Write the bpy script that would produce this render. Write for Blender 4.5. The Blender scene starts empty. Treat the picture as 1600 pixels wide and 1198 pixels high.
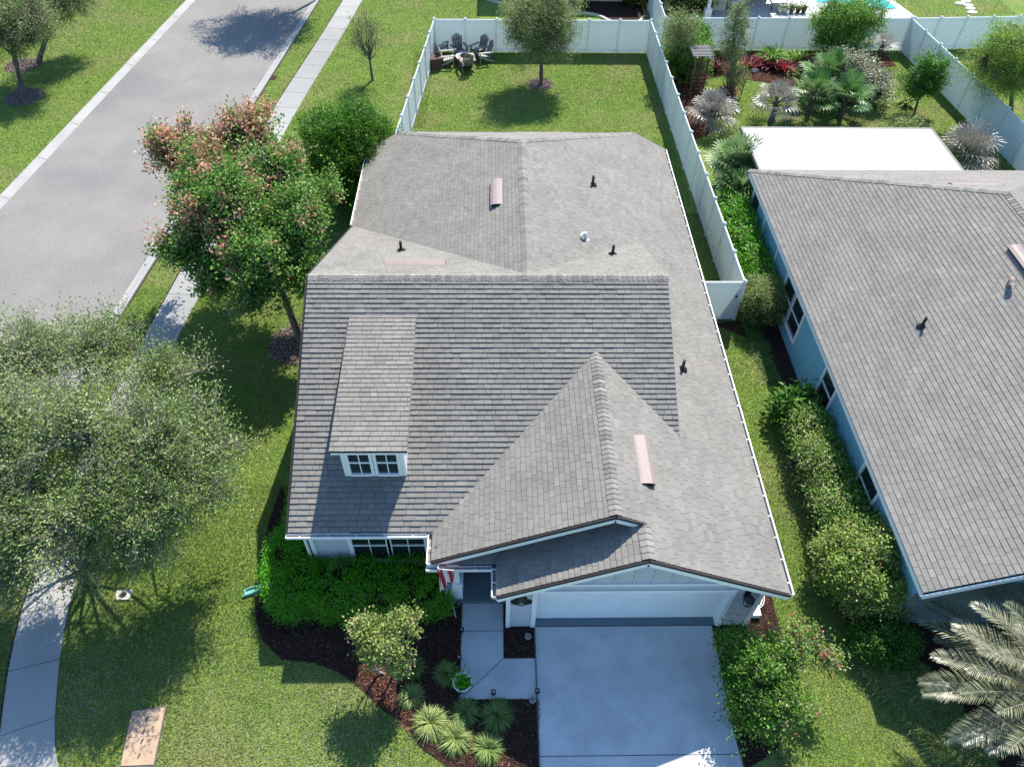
import bpy, math, random
import numpy as np
from mathutils import Vector, noise
from mathutils.geometry import tessellate_polygon
rng = np.random.default_rng(7); random.seed(7)
SC = bpy.context.scene; COL = SC.collection
# ---------------------------------------------------------------- camera
CH = 19.0; FPX = 1164.0; PIT = 0.837924; YAW = -0.0312798; ROL = 0.0220788
def _cam():
    cp, sp = math.cos(PIT), math.sin(PIT)
    F = np.array([0, cp, -sp]); U = np.array([0, sp, cp]); R = np.array([1., 0, 0])
    R2 = R*math.cos(ROL)+U*math.sin(ROL); U2 = -R*math.sin(ROL)+U*math.cos(ROL)
    c, s = math.cos(YAW), math.sin(YAW); M = np.array([[c, -s, 0], [s, c, 0], [0, 0, 1]])
    return M@F, M@R2, M@U2
CF, CR, CU = _cam(); CO = np.array([0, 0, CH])
def ray(u, v): return CF+CR*(u-800)/FPX-CU*(v-599)/FPX
def G(u, v, z=0.0):
    d = ray(u, v); return CO+d*((z-CH)/d[2])
def onp(u, v, n, d0):
    n = np.array(n, float); d = ray(u, v); return CO+d*((d0-n@CO)/(n@d))
from mathutils import Matrix
cd = bpy.data.cameras.new("camera"); co = bpy.data.objects.new("camera", cd); COL.objects.link(co)
m = Matrix.Identity(4)
for i in range(3):
    m[i][0] = CR[i]; m[i][1] = CU[i]; m[i][2] = -CF[i]; m[i][3] = CO[i]
co.matrix_world = m; cd.sensor_width = 36; cd.lens = FPX/1600*36; cd.clip_end = 1000; cd.clip_start = .1
SC.camera = co
# ---------------------------------------------------------------- light
SUNV = Vector((.305, .808, 1.0)).normalized()
w = bpy.data.worlds.new("World"); SC.world = w; w.use_nodes = True
nt = w.node_tree; bg = nt.nodes['Background']; sk = nt.nodes.new('ShaderNodeTexSky'); sk.sky_type = 'NISHITA'
sk.sun_disc = False; sk.sun_elevation = math.asin(SUNV.z); sk.sun_rotation = math.atan2(SUNV.x, SUNV.y)
sk.air_density = 1.0; sk.dust_density = .6; sk.ozone_density = 1.0
vm = nt.nodes.new('ShaderNodeVectorMath'); vm.operation = 'MULTIPLY'; vm.inputs[1].default_value = (.80, 1.04, 1.22); nt.links.new(sk.outputs[0], vm.inputs[0])
nt.links.new(vm.outputs[0], bg.inputs[0]); bg.inputs[1].default_value = 0.124
sl = bpy.data.lights.new("sun", 'SUN'); sl.energy = 5.0; sl.angle = math.radians(.5); sl.color = (1, .94, .83)
so = bpy.data.objects.new("sun", sl); COL.objects.link(so); so.rotation_euler = SUNV.to_track_quat('Z', 'Y').to_euler()
SC.view_settings.view_transform = 'Standard'; SC.view_settings.look = 'None'; SC.view_settings.exposure = 0.85
SC.render.engine = 'CYCLES'
SC.cycles.max_bounces = 6; SC.cycles.diffuse_bounces = 3; SC.cycles.glossy_bounces = 2; SC.cycles.transmission_bounces = 3
SC.cycles.transparent_max_bounces = 4; SC.cycles.caustics_reflective = False; SC.cycles.caustics_refractive = False
# ---------------------------------------------------------------- materials
def mat(name, col, rough=.7, spec=.3, var=0., scale=3., col2=None, fine=0., fscale=40., bump=0., bscale=60., metal=0., stretch=None, lo=.35, hi=.65, third=None, tscale=.5):
    M = bpy.data.materials.new(name); M.use_nodes = True; t = M.node_tree; b = t.nodes['Principled BSDF']
    b.inputs['Roughness'].default_value = rough; b.inputs['Specular IOR Level'].default_value = spec; b.inputs['Metallic'].default_value = metal
    g = t.nodes.new('ShaderNodeNewGeometry'); pos = g.outputs['Position']
    if stretch:
        mp = t.nodes.new('ShaderNodeMapping'); mp.inputs['Scale'].default_value = stretch; t.links.new(pos, mp.inputs[0]); pos = mp.outputs[0]
    c2 = col2 or tuple(max(0, c*(1-var)) for c in col)
    n1 = t.nodes.new('ShaderNodeTexNoise'); n1.inputs['Scale'].default_value = scale; n1.inputs['Detail'].default_value = 6; n1.inputs['Roughness'].default_value = .6
    t.links.new(pos, n1.inputs['Vector'])
    r = t.nodes.new('ShaderNodeMapRange'); r.inputs[1].default_value = lo; r.inputs[2].default_value = hi; t.links.new(n1.outputs[0], r.inputs[0])
    mx = t.nodes.new('ShaderNodeMix'); mx.data_type = 'RGBA'; t.links.new(r.outputs[0], mx.inputs[0])
    mx.inputs[6].default_value = (*col, 1); mx.inputs[7].default_value = (*c2, 1); out = mx.outputs[2]
    if third:
        n3 = t.nodes.new('ShaderNodeTexNoise'); n3.inputs['Scale'].default_value = tscale; n3.inputs['Detail'].default_value = 5; t.links.new(pos, n3.inputs['Vector'])
        r3 = t.nodes.new('ShaderNodeMapRange'); r3.inputs[1].default_value = .48; r3.inputs[2].default_value = .7; t.links.new(n3.outputs[0], r3.inputs[0])
        m3 = t.nodes.new('ShaderNodeMix'); m3.data_type = 'RGBA'; t.links.new(r3.outputs[0], m3.inputs[0]); t.links.new(out, m3.inputs[6]); m3.inputs[7].default_value = (*third, 1); out = m3.outputs[2]
    if fine:
        n2 = t.nodes.new('ShaderNodeTexNoise'); n2.inputs['Scale'].default_value = fscale; n2.inputs['Detail'].default_value = 3; t.links.new(pos, n2.inputs['Vector'])
        r2 = t.nodes.new('ShaderNodeMapRange'); r2.inputs[1].default_value = .3; r2.inputs[2].default_value = .7; r2.inputs[3].default_value = 1-fine; r2.inputs[4].default_value = 1+fine
        t.links.new(n2.outputs[0], r2.inputs[0])
        v = t.nodes.new('ShaderNodeVectorMath'); v.operation = 'SCALE'; t.links.new(out, v.inputs[0]); t.links.new(r2.outputs[0], v.inputs['Scale']); out = v.outputs[0]
    t.links.new(out, b.inputs['Base Color'])
    if bump:
        nb = t.nodes.new('ShaderNodeTexNoise'); nb.inputs['Scale'].default_value = bscale; nb.inputs['Detail'].default_value = 3; t.links.new(pos, nb.inputs['Vector'])
        bp = t.nodes.new('ShaderNodeBump'); bp.inputs['Strength'].default_value = bump; bp.inputs['Distance'].default_value = .02
        t.links.new(nb.outputs[0], bp.inputs['Height']); t.links.new(bp.outputs[0], b.inputs['Normal'])
    return M
def tmat(name, stops, rough=.6, spec=.3, transl=0., fine=0., fscale=30., const=False):
    """colour from the per-face 'tint' attribute"""
    M = bpy.data.materials.new(name); M.use_nodes = True; t = M.node_tree; b = t.nodes['Principled BSDF']
    b.inputs['Roughness'].default_value = rough; b.inputs['Specular IOR Level'].default_value = spec
    a = t.nodes.new('ShaderNodeAttribute'); a.attribute_name = 'tint'
    r = t.nodes.new('ShaderNodeValToRGB'); e = r.color_ramp.elements
    if const: r.color_ramp.interpolation = 'CONSTANT'
    e[0].position = stops[0][0]; e[0].color = (*stops[0][1], 1); e[1].position = stops[-1][0]; e[1].color = (*stops[-1][1], 1)
    for p, c in stops[1:-1]:
        x = e.new(p); x.color = (*c, 1)
    t.links.new(a.outputs['Fac'], r.inputs[0]); out = r.outputs[0]
    if fine:
        g = t.nodes.new('ShaderNodeNewGeometry'); n2 = t.nodes.new('ShaderNodeTexNoise'); n2.inputs['Scale'].default_value = fscale; n2.inputs['Detail'].default_value = 4; t.links.new(g.outputs['Position'], n2.inputs['Vector'])
        n3 = t.nodes.new('ShaderNodeTexNoise'); n3.inputs['Scale'].default_value = .9; n3.inputs['Detail'].default_value = 5; t.links.new(g.outputs['Position'], n3.inputs['Vector'])
        ad = t.nodes.new('ShaderNodeMath'); ad.operation = 'ADD'; t.links.new(n2.outputs[0], ad.inputs[0]); t.links.new(n3.outputs[0], ad.inputs[1])
        r2 = t.nodes.new('ShaderNodeMapRange'); r2.inputs[1].default_value = .7; r2.inputs[2].default_value = 1.3; r2.inputs[3].default_value = 1-fine; r2.inputs[4].default_value = 1+fine
        t.links.new(ad.outputs[0], r2.inputs[0]); v = t.nodes.new('ShaderNodeVectorMath'); v.operation = 'SCALE'; t.links.new(out, v.inputs[0]); t.links.new(r2.outputs[0], v.inputs['Scale']); out = v.outputs[0]
    t.links.new(out, b.inputs['Base Color'])
    if transl:
        tr = t.nodes.new('ShaderNodeBsdfTranslucent'); t.links.new(out, tr.inputs[0]); ms = t.nodes.new('ShaderNodeMixShader'); ms.inputs[0].default_value = transl
        t.links.new(b.outputs[0], ms.inputs[1]); t.links.new(tr.outputs[0], ms.inputs[2]); t.links.new(ms.outputs[0], t.nodes['Material Output'].inputs[0])
    return M
GRASSG = (.115, .19, .022)
M_lawn = mat('lawn', (.115, .185, .035), .9, .1, scale=1.3, col2=(.16, .225, .04), fine=.45, fscale=22, bump=.9, bscale=45, third=(.20, .20, .075), tscale=.35)
M_grass = tmat('grass_blades', [(0, (.07, .125, .025)), (.4, (.155, .25, .05)), (.7, (.28, .335, .12)), (1, (.54, .52, .35))], .5, .35, .35)
M_road = mat('asphalt', (.235, .220, .205), .9, .2, var=.12, scale=.5, fine=.32, fscale=30, bump=.3, bscale=90, third=(.175, .168, .165), tscale=.22)
M_conc = mat('concrete', (.36, .35, .34), .85, .2, var=.16, scale=.8, fine=.07, fscale=26, bump=.12, bscale=80)
M_side = tmat('sidewalk_concrete', [(0, (.24, .235, .23)), (.5, (.305, .30, .29)), (1, (.36, .352, .34))], .85, .2, fine=.10)
M_conc2 = mat('driveway_concrete', (.57, .58, .59), .85, .2, var=.15, scale=1.1, third=(.44, .45, .46), tscale=1.3, fine=.08, fscale=30, bump=.12, bscale=80)
M_joint = mat('joint', (.12, .12, .12), .9)
M_mulch = mat('mulch', (.028, .018, .014), .9, .1, col2=(.06, .034, .026), scale=30, bump=1., bscale=50)
M_chips = tmat('mulch_chips', [(0, (.02, .012, .01)), (.5, (.06, .03, .022)), (.85, (.12, .055, .04)), (1, (.3, .2, .15))], .8, .2)
M_rmulch = tmat('red_sunlit_mulch', [(0, (.10, .03, .02)), (.5, (.22, .075, .05)), (1, (.38, .19, .13))], .8, .2)
M_pchips = tmat('pale_bark_chips', [(0, (.10, .06, .05)), (.5, (.27, .20, .17)), (1, (.50, .42, .38))], .8, .2)
M_sh = tmat('shingles', [(0, (.012, .012, .013)), (.08, (.14, .131, .118)), (.5, (.207, .194, .176)), (1, (.270, .255, .232))], .9, .15, fine=.13)
M_sh2 = tmat('shingles_neighbour', [(0, (.012, .011, .012)), (.08, (.145, .134, .122)), (.5, (.213, .199, .182)), (1, (.287, .268, .246))], .9, .15, fine=.13)
M_white = mat('white_paint', (.84, .85, .85), .45, .4, var=.05, scale=2)
M_vinyl = mat('white_vinyl', (.76, .79, .80), .35, .45, var=.05, scale=1.2)
_t = M_vinyl.node_tree; _a = _t.nodes.new('ShaderNodeBsdfTranslucent'); _a.inputs[0].default_value = (.85, .93, .93, 1); _m = _t.nodes.new('ShaderNodeMixShader'); _m.inputs[0].default_value = .32
_t.links.new(_t.nodes['Principled BSDF'].outputs[0], _m.inputs[1]); _t.links.new(_a.outputs[0], _m.inputs[2]); _t.links.new(_m.outputs[0], _t.nodes['Material Output'].inputs[0])
M_siding = mat('grey_siding', (.50, .51, .55), .6, .3, var=.05, scale=2)
M_stucco = mat('blue_stucco', (.21, .45, .56), .85, .2, var=.06, scale=1.5, bump=.25, bscale=70)
M_beige = mat('beige_stucco', (.55, .48, .42), .85, .2, var=.07, scale=1.2)
M_glass = mat('window_glass', (.02, .035, .035), .06, .6, var=.3, scale=1.)
M_dark = mat('dark_metal', (.02, .02, .022), .5, .4, var=.2)
M_drip = mat('dark_drip_edge', (.03, .028, .028), .6, .3, var=.2)
M_pink = mat('faded_pink_metal', (.25, .192, .182), .5, .3, var=.08, scale=4)
M_screen = mat('dark_screen', (.03, .035, .045), .8, .2, var=.3, scale=2)
M_porch = mat('porch_concrete_and_shade', (.15, .20, .23), .8, .25, var=.12, scale=2)
M_flatroof = mat('white_flat_roof', (.38, .38, .375), .6, .3, var=.05, scale=.9)
M_bark = mat('bark', (.16, .135, .115), .9, .1, var=.45, scale=9, bump=.6, bscale=30)
M_lbark = mat('pale_bark', (.36, .33, .29), .9, .1, var=.35, scale=10)
M_dkcore = mat('dark_core', (.030, .035, .015), .95, .05, var=.5, scale=12)
M_chair = mat('weathered_grey_plastic', (.20, .185, .175), .6, .3, var=.25, scale=9)
M_chairl = mat('bleached_plastic', (.36, .34, .32), .6, .3, var=.15, scale=9)
M_stone = mat('grey_stone', (.33, .29, .26), .9, .2, var=.4, scale=9)
M_paleston = mat('pale_stone', (.6, .55, .5), .9, .2, var=.25, scale=8)
M_brick = mat('firepit_block', (.12, .085, .07), .9, .2, var=.4, scale=12)
M_wood = mat('reddish_wood', (.24, .11, .075), .8, .2, var=.4, scale=14)
M_crate = mat('brown_wicker', (.14, .09, .07), .8, .2, var=.45, scale=22)
M_util = mat('orange_box_lid', (.45, .315, .215), .8, .2, var=.22, scale=3, fine=.05, fscale=30)
M_meter = mat('meter_box_lid', (.50, .47, .42), .8, .2, var=.3, scale=8)
M_aqua = mat('green_plastic', (.16, .42, .38), .5, .3, var=.2, scale=5)
M_pot = mat('white_ceramic', (.72, .73, .74), .3, .5, var=.06)
M_flagr = mat('flag_red', (.45, .03, .05), .7, .2, var=.1); M_flagw = mat('flag_white', (.78, .77, .76), .7, .2, var=.03); M_flagb = mat('flag_blue', (.03, .05, .2), .7, .2, var=.1)
M_pool = mat('pool_water', (.02, .42, .38), .05, .6, var=.2, scale=1)
M_steel = mat('white_hose', (.62, .62, .60), .5, .4, var=.1)
M_lglass = mat('lantern_glass', (.55, .55, .48), .2, .5, var=.2, scale=20)
# ---------------------------------------------------------------- mesh helpers
def tagp(o, label=None, cat=None, group=None, kind=None):
    if label: o['label'] = label
    if cat: o['category'] = cat
    if group: o['group'] = group
    if kind: o['kind'] = kind
    return o
class MB:
    def __init__(s): s.v = []; s.f = []; s.m = []; s.t = []
    def face(s, pts, mi=0, t=.5):
        k = len(s.v); s.v.extend([tuple(map(float, p)) for p in pts]); s.f.append(tuple(range(k, k+len(pts)))); s.m.append(mi); s.t.append(t)
    def box(s, c, d, mi=0, rz=0., t=.5, bev=0.):
        cx, cy, cz = c; hx, hy, hz = d[0]/2, d[1]/2, d[2]/2; cs, sn = math.cos(rz), math.sin(rz)
        P = [(cx+x*hx*cs-y*hy*sn, cy+x*hx*sn+y*hy*cs, cz+z*hz) for z in (-1, 1) for x, y in ((-1, -1), (1, -1), (1, 1), (-1, 1))]
        k = len(s.v); s.v.extend(P)
        for q in ((3, 2, 1, 0), (4, 5, 6, 7), (0, 1, 5, 4), (1, 2, 6, 5), (2, 3, 7, 6), (3, 0, 4, 7)):
            s.f.append(tuple(k+i for i in q)); s.m.append(mi); s.t.append(t)
        return s
    def bar(s, a, b, w, h, mi=0, up=(0, 0, 1), t=.5):
        a = np.array(a, float); b = np.array(b, float); d = b-a; d /= np.linalg.norm(d); up = np.array(up, float)
        x = np.cross(d, up); n = np.linalg.norm(x)
        if n < 1e-6: x = np.cross(d, [1, 0, 0]); n = np.linalg.norm(x)
        x /= n; z = np.cross(x, d); k = len(s.v)
        for p in (a, b):
            for sx, sz in ((-1, -1), (1, -1), (1, 1), (-1, 1)): s.v.append(tuple(p+x*sx*w/2+z*sz*h/2))
        for q in ((0, 1, 2, 3), (7, 6, 5, 4), (0, 4, 5, 1), (1, 5, 6, 2), (2, 6, 7, 3), (3, 7, 4, 0)):
            s.f.append(tuple(k+i for i in q)); s.m.append(mi); s.t.append(t)
        return s
    def tube(s, pts, rad, n=8, mi=0, cap=True, t=.5):
        pts = [np.array(p, float) for p in pts]; rad = rad if hasattr(rad, '__len__') else [rad]*len(pts); k = len(s.v)
        for i, p in enumerate(pts):
            d = pts[min(i+1, len(pts)-1)]-pts[max(i-1, 0)]; d /= (np.linalg.norm(d)+1e-9)
            a = np.array([0, 0, 1.]) if abs(d[2]) < .9 else np.array([1., 0, 0]); x = np.cross(d, a); x /= np.linalg.norm(x); y = np.cross(d, x)
            for j in range(n): th = 2*math.pi*j/n; s.v.append(tuple(p+rad[i]*(x*math.cos(th)+y*math.sin(th))))
        for i in range(len(pts)-1):
            for j in range(n):
                s.f.append((k+i*n+j, k+i*n+(j+1) % n, k+(i+1)*n+(j+1) % n, k+(i+1)*n+j)); s.m.append(mi); s.t.append(t)
        if cap:
            s.f.append(tuple(k+j for j in range(n))); s.m.append(mi); s.t.append(t)
            s.f.append(tuple(k+(len(pts)-1)*n+j for j in reversed(range(n)))); s.m.append(mi); s.t.append(t)
        return s
    def lathe(s, c, prof, n=20, mi=0, t=.5):
        k = len(s.v)
        for r, z in prof:
            for j in range(n): th = 2*math.pi*j/n; s.v.append((c[0]+r*math.cos(th), c[1]+r*math.sin(th), c[2]+z))
        for i in range(len(prof)-1):
            for j in range(n): s.f.append((k+i*n+j, k+i*n+(j+1) % n, k+(i+1)*n+(j+1) % n, k+(i+1)*n+j)); s.m.append(mi); s.t.append(t)
        return s
    def prism(s, poly, z0, z1, mi=0, mside=None, t=.5):
        poly = [(float(p[0]), float(p[1])) for p in poly]; mside = mi if mside is None else mside
        A = sum(poly[i][0]*poly[(i+1) % len(poly)][1]-poly[(i+1) % len(poly)][0]*poly[i][1] for i in range(len(poly)))
        if A < 0: poly = poly[::-1]
        n = len(poly); k = len(s.v)
        for z in (z0, z1): s.v.extend([(x, y, z) for x, y in poly])
        for tr in tessellate_polygon([[Vector((x, y, 0)) for x, y in poly]]):
            a, b, c = [poly[i] for i in tr]
            if (b[0]-a[0])*(c[1]-a[1])-(b[1]-a[1])*(c[0]-a[0]) < 0: tr = (tr[0], tr[2], tr[1])
            s.f.append(tuple(k+n+i for i in tr)); s.m.append(mi); s.t.append(t)
        for i in range(n): j = (i+1) % n; s.f.append((k+i, k+j, k+n+j, k+n+i)); s.m.append(mside); s.t.append(t)
        return s
    def build(s, name, mats, parent=None, smooth=False, loc=None):
        me = bpy.data.meshes.new(name); me.from_pydata(s.v, [], s.f)
        for M in (mats if isinstance(mats, (list, tuple)) else [mats]): me.materials.append(M)
        me.polygons.foreach_set('material_index', s.m)
        at = me.attributes.new('tint', 'FLOAT', 'FACE'); at.data.foreach_set('value', s.t)
        if smooth: me.polygons.foreach_set('use_smooth', [True]*len(s.f))
        me.update(); o = bpy.data.objects.new(name, me); COL.objects.link(o)
        if parent: o.parent = parent
        if loc is not None: o.location = loc
        return o
def npmesh(name, V, nv, tint, M, parent=None):
    """V: (n*nv,3) separate polygons of nv corners"""
    n = len(V)//nv; me = bpy.data.meshes.new(name); me.vertices.add(len(V)); me.vertices.foreach_set('co', np.asarray(V, np.float32).ravel())
    me.loops.add(len(V)); me.loops.foreach_set('vertex_index', np.arange(len(V), dtype=np.int32)); me.polygons.add(n)
    me.polygons.foreach_set('loop_start', np.arange(n, dtype=np.int32)*nv)
    try: me.polygons.foreach_set('loop_total', np.full(n, nv, np.int32))
    except Exception: pass
    me.materials.append(M); at = me.attributes.new('tint', 'FLOAT', 'FACE'); at.data.foreach_set('value', np.asarray(tint, np.float32).ravel())
    me.update(calc_edges=True); o = bpy.data.objects.new(name, me); COL.objects.link(o)
    if parent: o.parent = parent
    return o
def empty(name, loc, label, cat, group=None, rz=0.):
    o = bpy.data.objects.new(name, None); o.empty_display_size = .3; COL.objects.link(o); o.location = tuple(map(float, loc)); o.rotation_euler = (0, 0, rz); return tagp(o, label, cat, group)
def thing_at_origin(name, label, cat, group=None):
    return empty(name, (0, 0, 0), label, cat, group)
def rebase(root, loc):
    """put a root Empty at its base while its parts, modelled in world coordinates, stay where they are"""
    root.location = tuple(map(float, loc)); L = Vector(root.location)
    for ch in root.children: ch.location = Vector(ch.location)-L
def dup(root, loc, rz=0., scale=1., label=None):
    r = root.copy(); COL.objects.link(r); r.location = tuple(map(float, loc)); r.rotation_euler = (0, 0, rz); r.scale = (scale,)*3
    if label: r['label'] = label
    for ch in list(root.children):
        c = ch.copy(); COL.objects.link(c); c.parent = r
        for g in ch.children:
            d = g.copy(); COL.objects.link(d); d.parent = c
    return r
# ---------------------------------------------------------------- foliage helpers
def nrm(a): return a/(np.linalg.norm(a, axis=-1, keepdims=True)+1e-9)
def leafquads(P, D, L, W, fold=.25):
    n = len(P); D = nrm(D); r = nrm(rng.normal(size=(n, 3))+np.array([0, 0, .8])); X = nrm(np.cross(D, r)); N = np.cross(X, D)
    L = np.broadcast_to(np.asarray(L).reshape(-1, 1), (n, 1)); W = np.broadcast_to(np.asarray(W).reshape(-1, 1), (n, 1))
    A = P; B = P+D*L*.5+X*W*.5+N*W*fold; C = P+D*L; E = P+D*L*.5-X*W*.5+N*W*fold
    return np.stack([A, B, C, E], 1).reshape(-1, 3)
def spray_leaves(C, D, m, L, lL, lW, tint, spread=.35, tj=.16, up=.15, lay=.6):
    n = len(C); D = nrm(D); t = rng.uniform(.05, 1, (n, m, 1)); per = rng.normal(size=(n, m, 3))*spread*L*(.35+.65*t)
    P = C[:, None]+D[:, None]*L*t+per; ld = D[:, None]*.5+rng.normal(size=(n, m, 3))*.6+np.array([0, 0, up]); ld = ld*np.array([1, 1, lay])
    P = P.reshape(-1, 3); ld = ld.reshape(-1, 3); k = n*m
    ti = np.clip(np.repeat(tint, m)+rng.normal(size=k)*tj, 0, 1)
    V = leafquads(P, ld, lL*rng.uniform(.6, 1.25, k), lW*rng.uniform(.7, 1.2, k)); return V, ti
def nz(p, s, o=0.): return noise.noise(Vector((p[0]*s+o, p[1]*s+o*1.7, p[2]*s-o)))
def crown_points(n, c, R, seed=0., gap=-.22, lump=.32, gscale=.9, pw=2.4, flat=-1.):
    out = []; dr = []; c = np.array(c, float); R = np.array(R, float); tries = 0
    while len(out) < n and tries < n*30:
        tries += 1; d = nrm(rng.normal(size=3))
        if d[2] < flat: continue
        s = .80+lump*nz(d, 1.9, seed)*1.4+.16*nz(d, 5., seed+3)
        r = s*rng.random()**(1/pw); p = c+R*d*r
        if nz(p, gscale, seed+9) < gap and r > .3: continue
        out.append(p); dr.append(d)
    return np.array(out), np.array(dr)
def twigs(MBo, A, B, r0, r1, n=4, bend=.12):
    for a, b in zip(A, B):
        mid = (a+b)/2+rng.normal(size=3)*bend*np.linalg.norm(b-a); MBo.tube([a, mid, b], [r0, (r0+r1)/2, r1], n, cap=False)
def make_tree(name, label, cat, base, crown_c, R, nspray, m, L, lL, lW, lmat, bark, tr=.12, seed=0., group=None, hubs=9, gap=-.22, tintf=None, lump=.32, pw=2.4, stems=1, lean=None, twf=.5, flat=-1., low=.45, droop=0., tj=.16, gscale=.9, spread=.35, clumps=None, bare=0.):
    base = np.array([base[0], base[1], 0.]); c = np.array(crown_c, float); R = np.array(R, float)
    root = thing_at_origin(name, label, cat, group)
    if clumps:
        Ps, Ds = [], []; wt = sum(q[1]**2 for q in clumps)
        for ci, (cc, r) in enumerate(clumps):
            p_, d_ = crown_points(int(nspray*r*r/wt), cc, (r, r, r*.78), seed+ci*2.3, gap, lump*1.15, pw=pw, gscale=1.3); Ps.append(p_); Ds.append(d_*.7+.5*nrm(p_-(c-np.array([0, 0, R[2]]))))
        P, D = np.concatenate(Ps), np.concatenate(Ds)
    else: P, D = crown_points(nspray, c, R, seed, gap, lump, pw=pw, flat=flat, gscale=gscale)
    tk = MB(); br = MB(); H = []
    fork = base+(c-base)*low if stems == 1 else base+(c-base)*.08
    for s in range(stems):
        off = rng.normal(size=3)*[.1, .1, 0]*(stems > 1); top = c+rng.normal(size=3)*R*.12+off*3
        k = (fork+(c-base)*.35)+rng.normal(size=3)*.08*(1+stems)
        b0 = base+off*.8
        if lean is not None and stems == 1: fk = base+np.array(lean)
        else: fk = fork+off*2
        pts = [b0-[0, 0, .05], b0*.75+fk*.25+rng.normal(size=3)*.02, fk, (fk+top)/2+rng.normal(size=3)*.08*R, top]
        tk.tube(pts, [tr*1.35, tr*1.02, tr*.85, tr*.5, tr*.18], 9); st = [pts[2], pts[3], top]
        for h in range(len(clumps) if clumps else hubs):
            d = nrm(rng.normal(size=3)+np.array([0, 0, .15])); hp = (np.array(clumps[h][0])-[0, 0, clumps[h][1]*.25]) if clumps else c+R*d*rng.uniform(.38, .62); src = st[0]*(1-(f := rng.random()*.9))+(st[1])*f
            mid = (src+hp)/2+rng.normal(size=3)*.10*R; br.tube([src, src*.6+mid*.4+rng.normal(size=3)*.04*R, mid, mid*.5+hp*.5+rng.normal(size=3)*.04*R, hp], [tr*.42, tr*.36, tr*.3, tr*.22, tr*.13], 6, cap=False); H.append((hp, tr*.2)); H.append((mid*.4+hp*.6, tr*.3))
            for q_ in range(6 if clumps else 2): h2 = hp+(np.array([1, 1, 1])*clumps[h][1]*1.8 if clumps else R)*nrm(d*(0 if clumps else 1)+rng.normal(size=3)*.9)*rng.uniform(.18, .3); m2 = (hp+h2)/2+rng.normal(size=3)*.03*R; br.tube([hp, m2, h2], [tr*.13, tr*.1, tr*.07], 5, cap=False); H.append((h2, tr*.1))
    HP = np.array([h[0] for h in H]); src = []
    for p in P: src.append(HP[np.argmin(((HP-p)**2).sum(1)*rng.uniform(.7, 1.4, len(HP)))])
    twigs(br, np.array(src), P, tr*.13, tr*.05, 3)
    D2 = D*1.+rng.normal(size=D.shape)*.45+np.array([0, 0, .25-droop])
    if twf: twigs(br, P, P+nrm(D2)*L*.8, tr*.05+.003, .003, 3)
    if bare:
        k_ = rng.random(len(P)) < bare; b0 = P[k_]; b1 = b0+nrm(D2[k_]+rng.normal(size=(k_.sum(), 3))*.5)*rng.uniform(.35, .8, (k_.sum(), 1)); twigs(br, b0, b1, .009, .004, 3, .08); twigs(br, (b0+b1)/2, (b0+b1)/2+rng.normal(size=b0.shape)*.16, .006, .003, 3, .08)
    tint = np.clip(rng.normal(.5, .17, len(P)), 0, .92) if tintf is None else tintf(P, c, R)
    V, ti = spray_leaves(P, D2, m, L, lL, lW, tint, tj=tj, spread=spread)
    ok = V.reshape(-1, 4, 3)[:, :, 2].min(1) > .02; V = V.reshape(-1, 4, 3)[ok].reshape(-1, 3); ti = ti[ok]
    t = tk.build('trunk', bark, root, True); br.build('branches', bark, root, True); npmesh('crown', V, 4, ti, lmat, root)
    rebase(root, base); return root
def blades(B, az, el, L, W, curve, ns, tint):
    """arching strap leaves: quads"""
    n = len(B); V = []; az = np.asarray(az); el = np.asarray(el); L = np.broadcast_to(L, n); W = np.broadcast_to(W, n); curve = np.broadcast_to(curve, n)
    h = np.stack([np.cos(az), np.sin(az), 0*az], 1); s = np.stack([-np.sin(az), np.cos(az), 0*az], 1); z = np.array([0, 0, 1.])
    p = B.copy(); prev = (p-s*W[:, None]*.5*.6, p+s*W[:, None]*.5*.6); e = el.copy()
    for i in range(ns):
        p = p+(h*np.cos(e)[:, None]+z*np.sin(e)[:, None])*(L/ns)[:, None]; e = e-curve/ns; f = (1-((i+1)/ns)**2)*.5+.02
        cur = (p-s*W[:, None]*f, p+s*W[:, None]*f); V.append(np.stack([prev[0], prev[1], cur[1], cur[0]], 1)); prev = cur
    V = np.concatenate(V, 0).reshape(-1, 3); return V, np.tile(tint, ns)
def inpoly(x, y, poly):
    r = np.zeros(len(x), bool); n = len(poly)
    for i in range(n):
        x1, y1 = poly[i][:2]; x2, y2 = poly[(i+1) % n][:2]
        c = ((y1 > y) != (y2 > y)) & (x < (x2-x1)*(y-y1)/(y2-y1+1e-12)+x1); r ^= c
    return r
def GP(px, z=0.): return [tuple(G(u, v, z)[:2]) for u, v in px]
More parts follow.
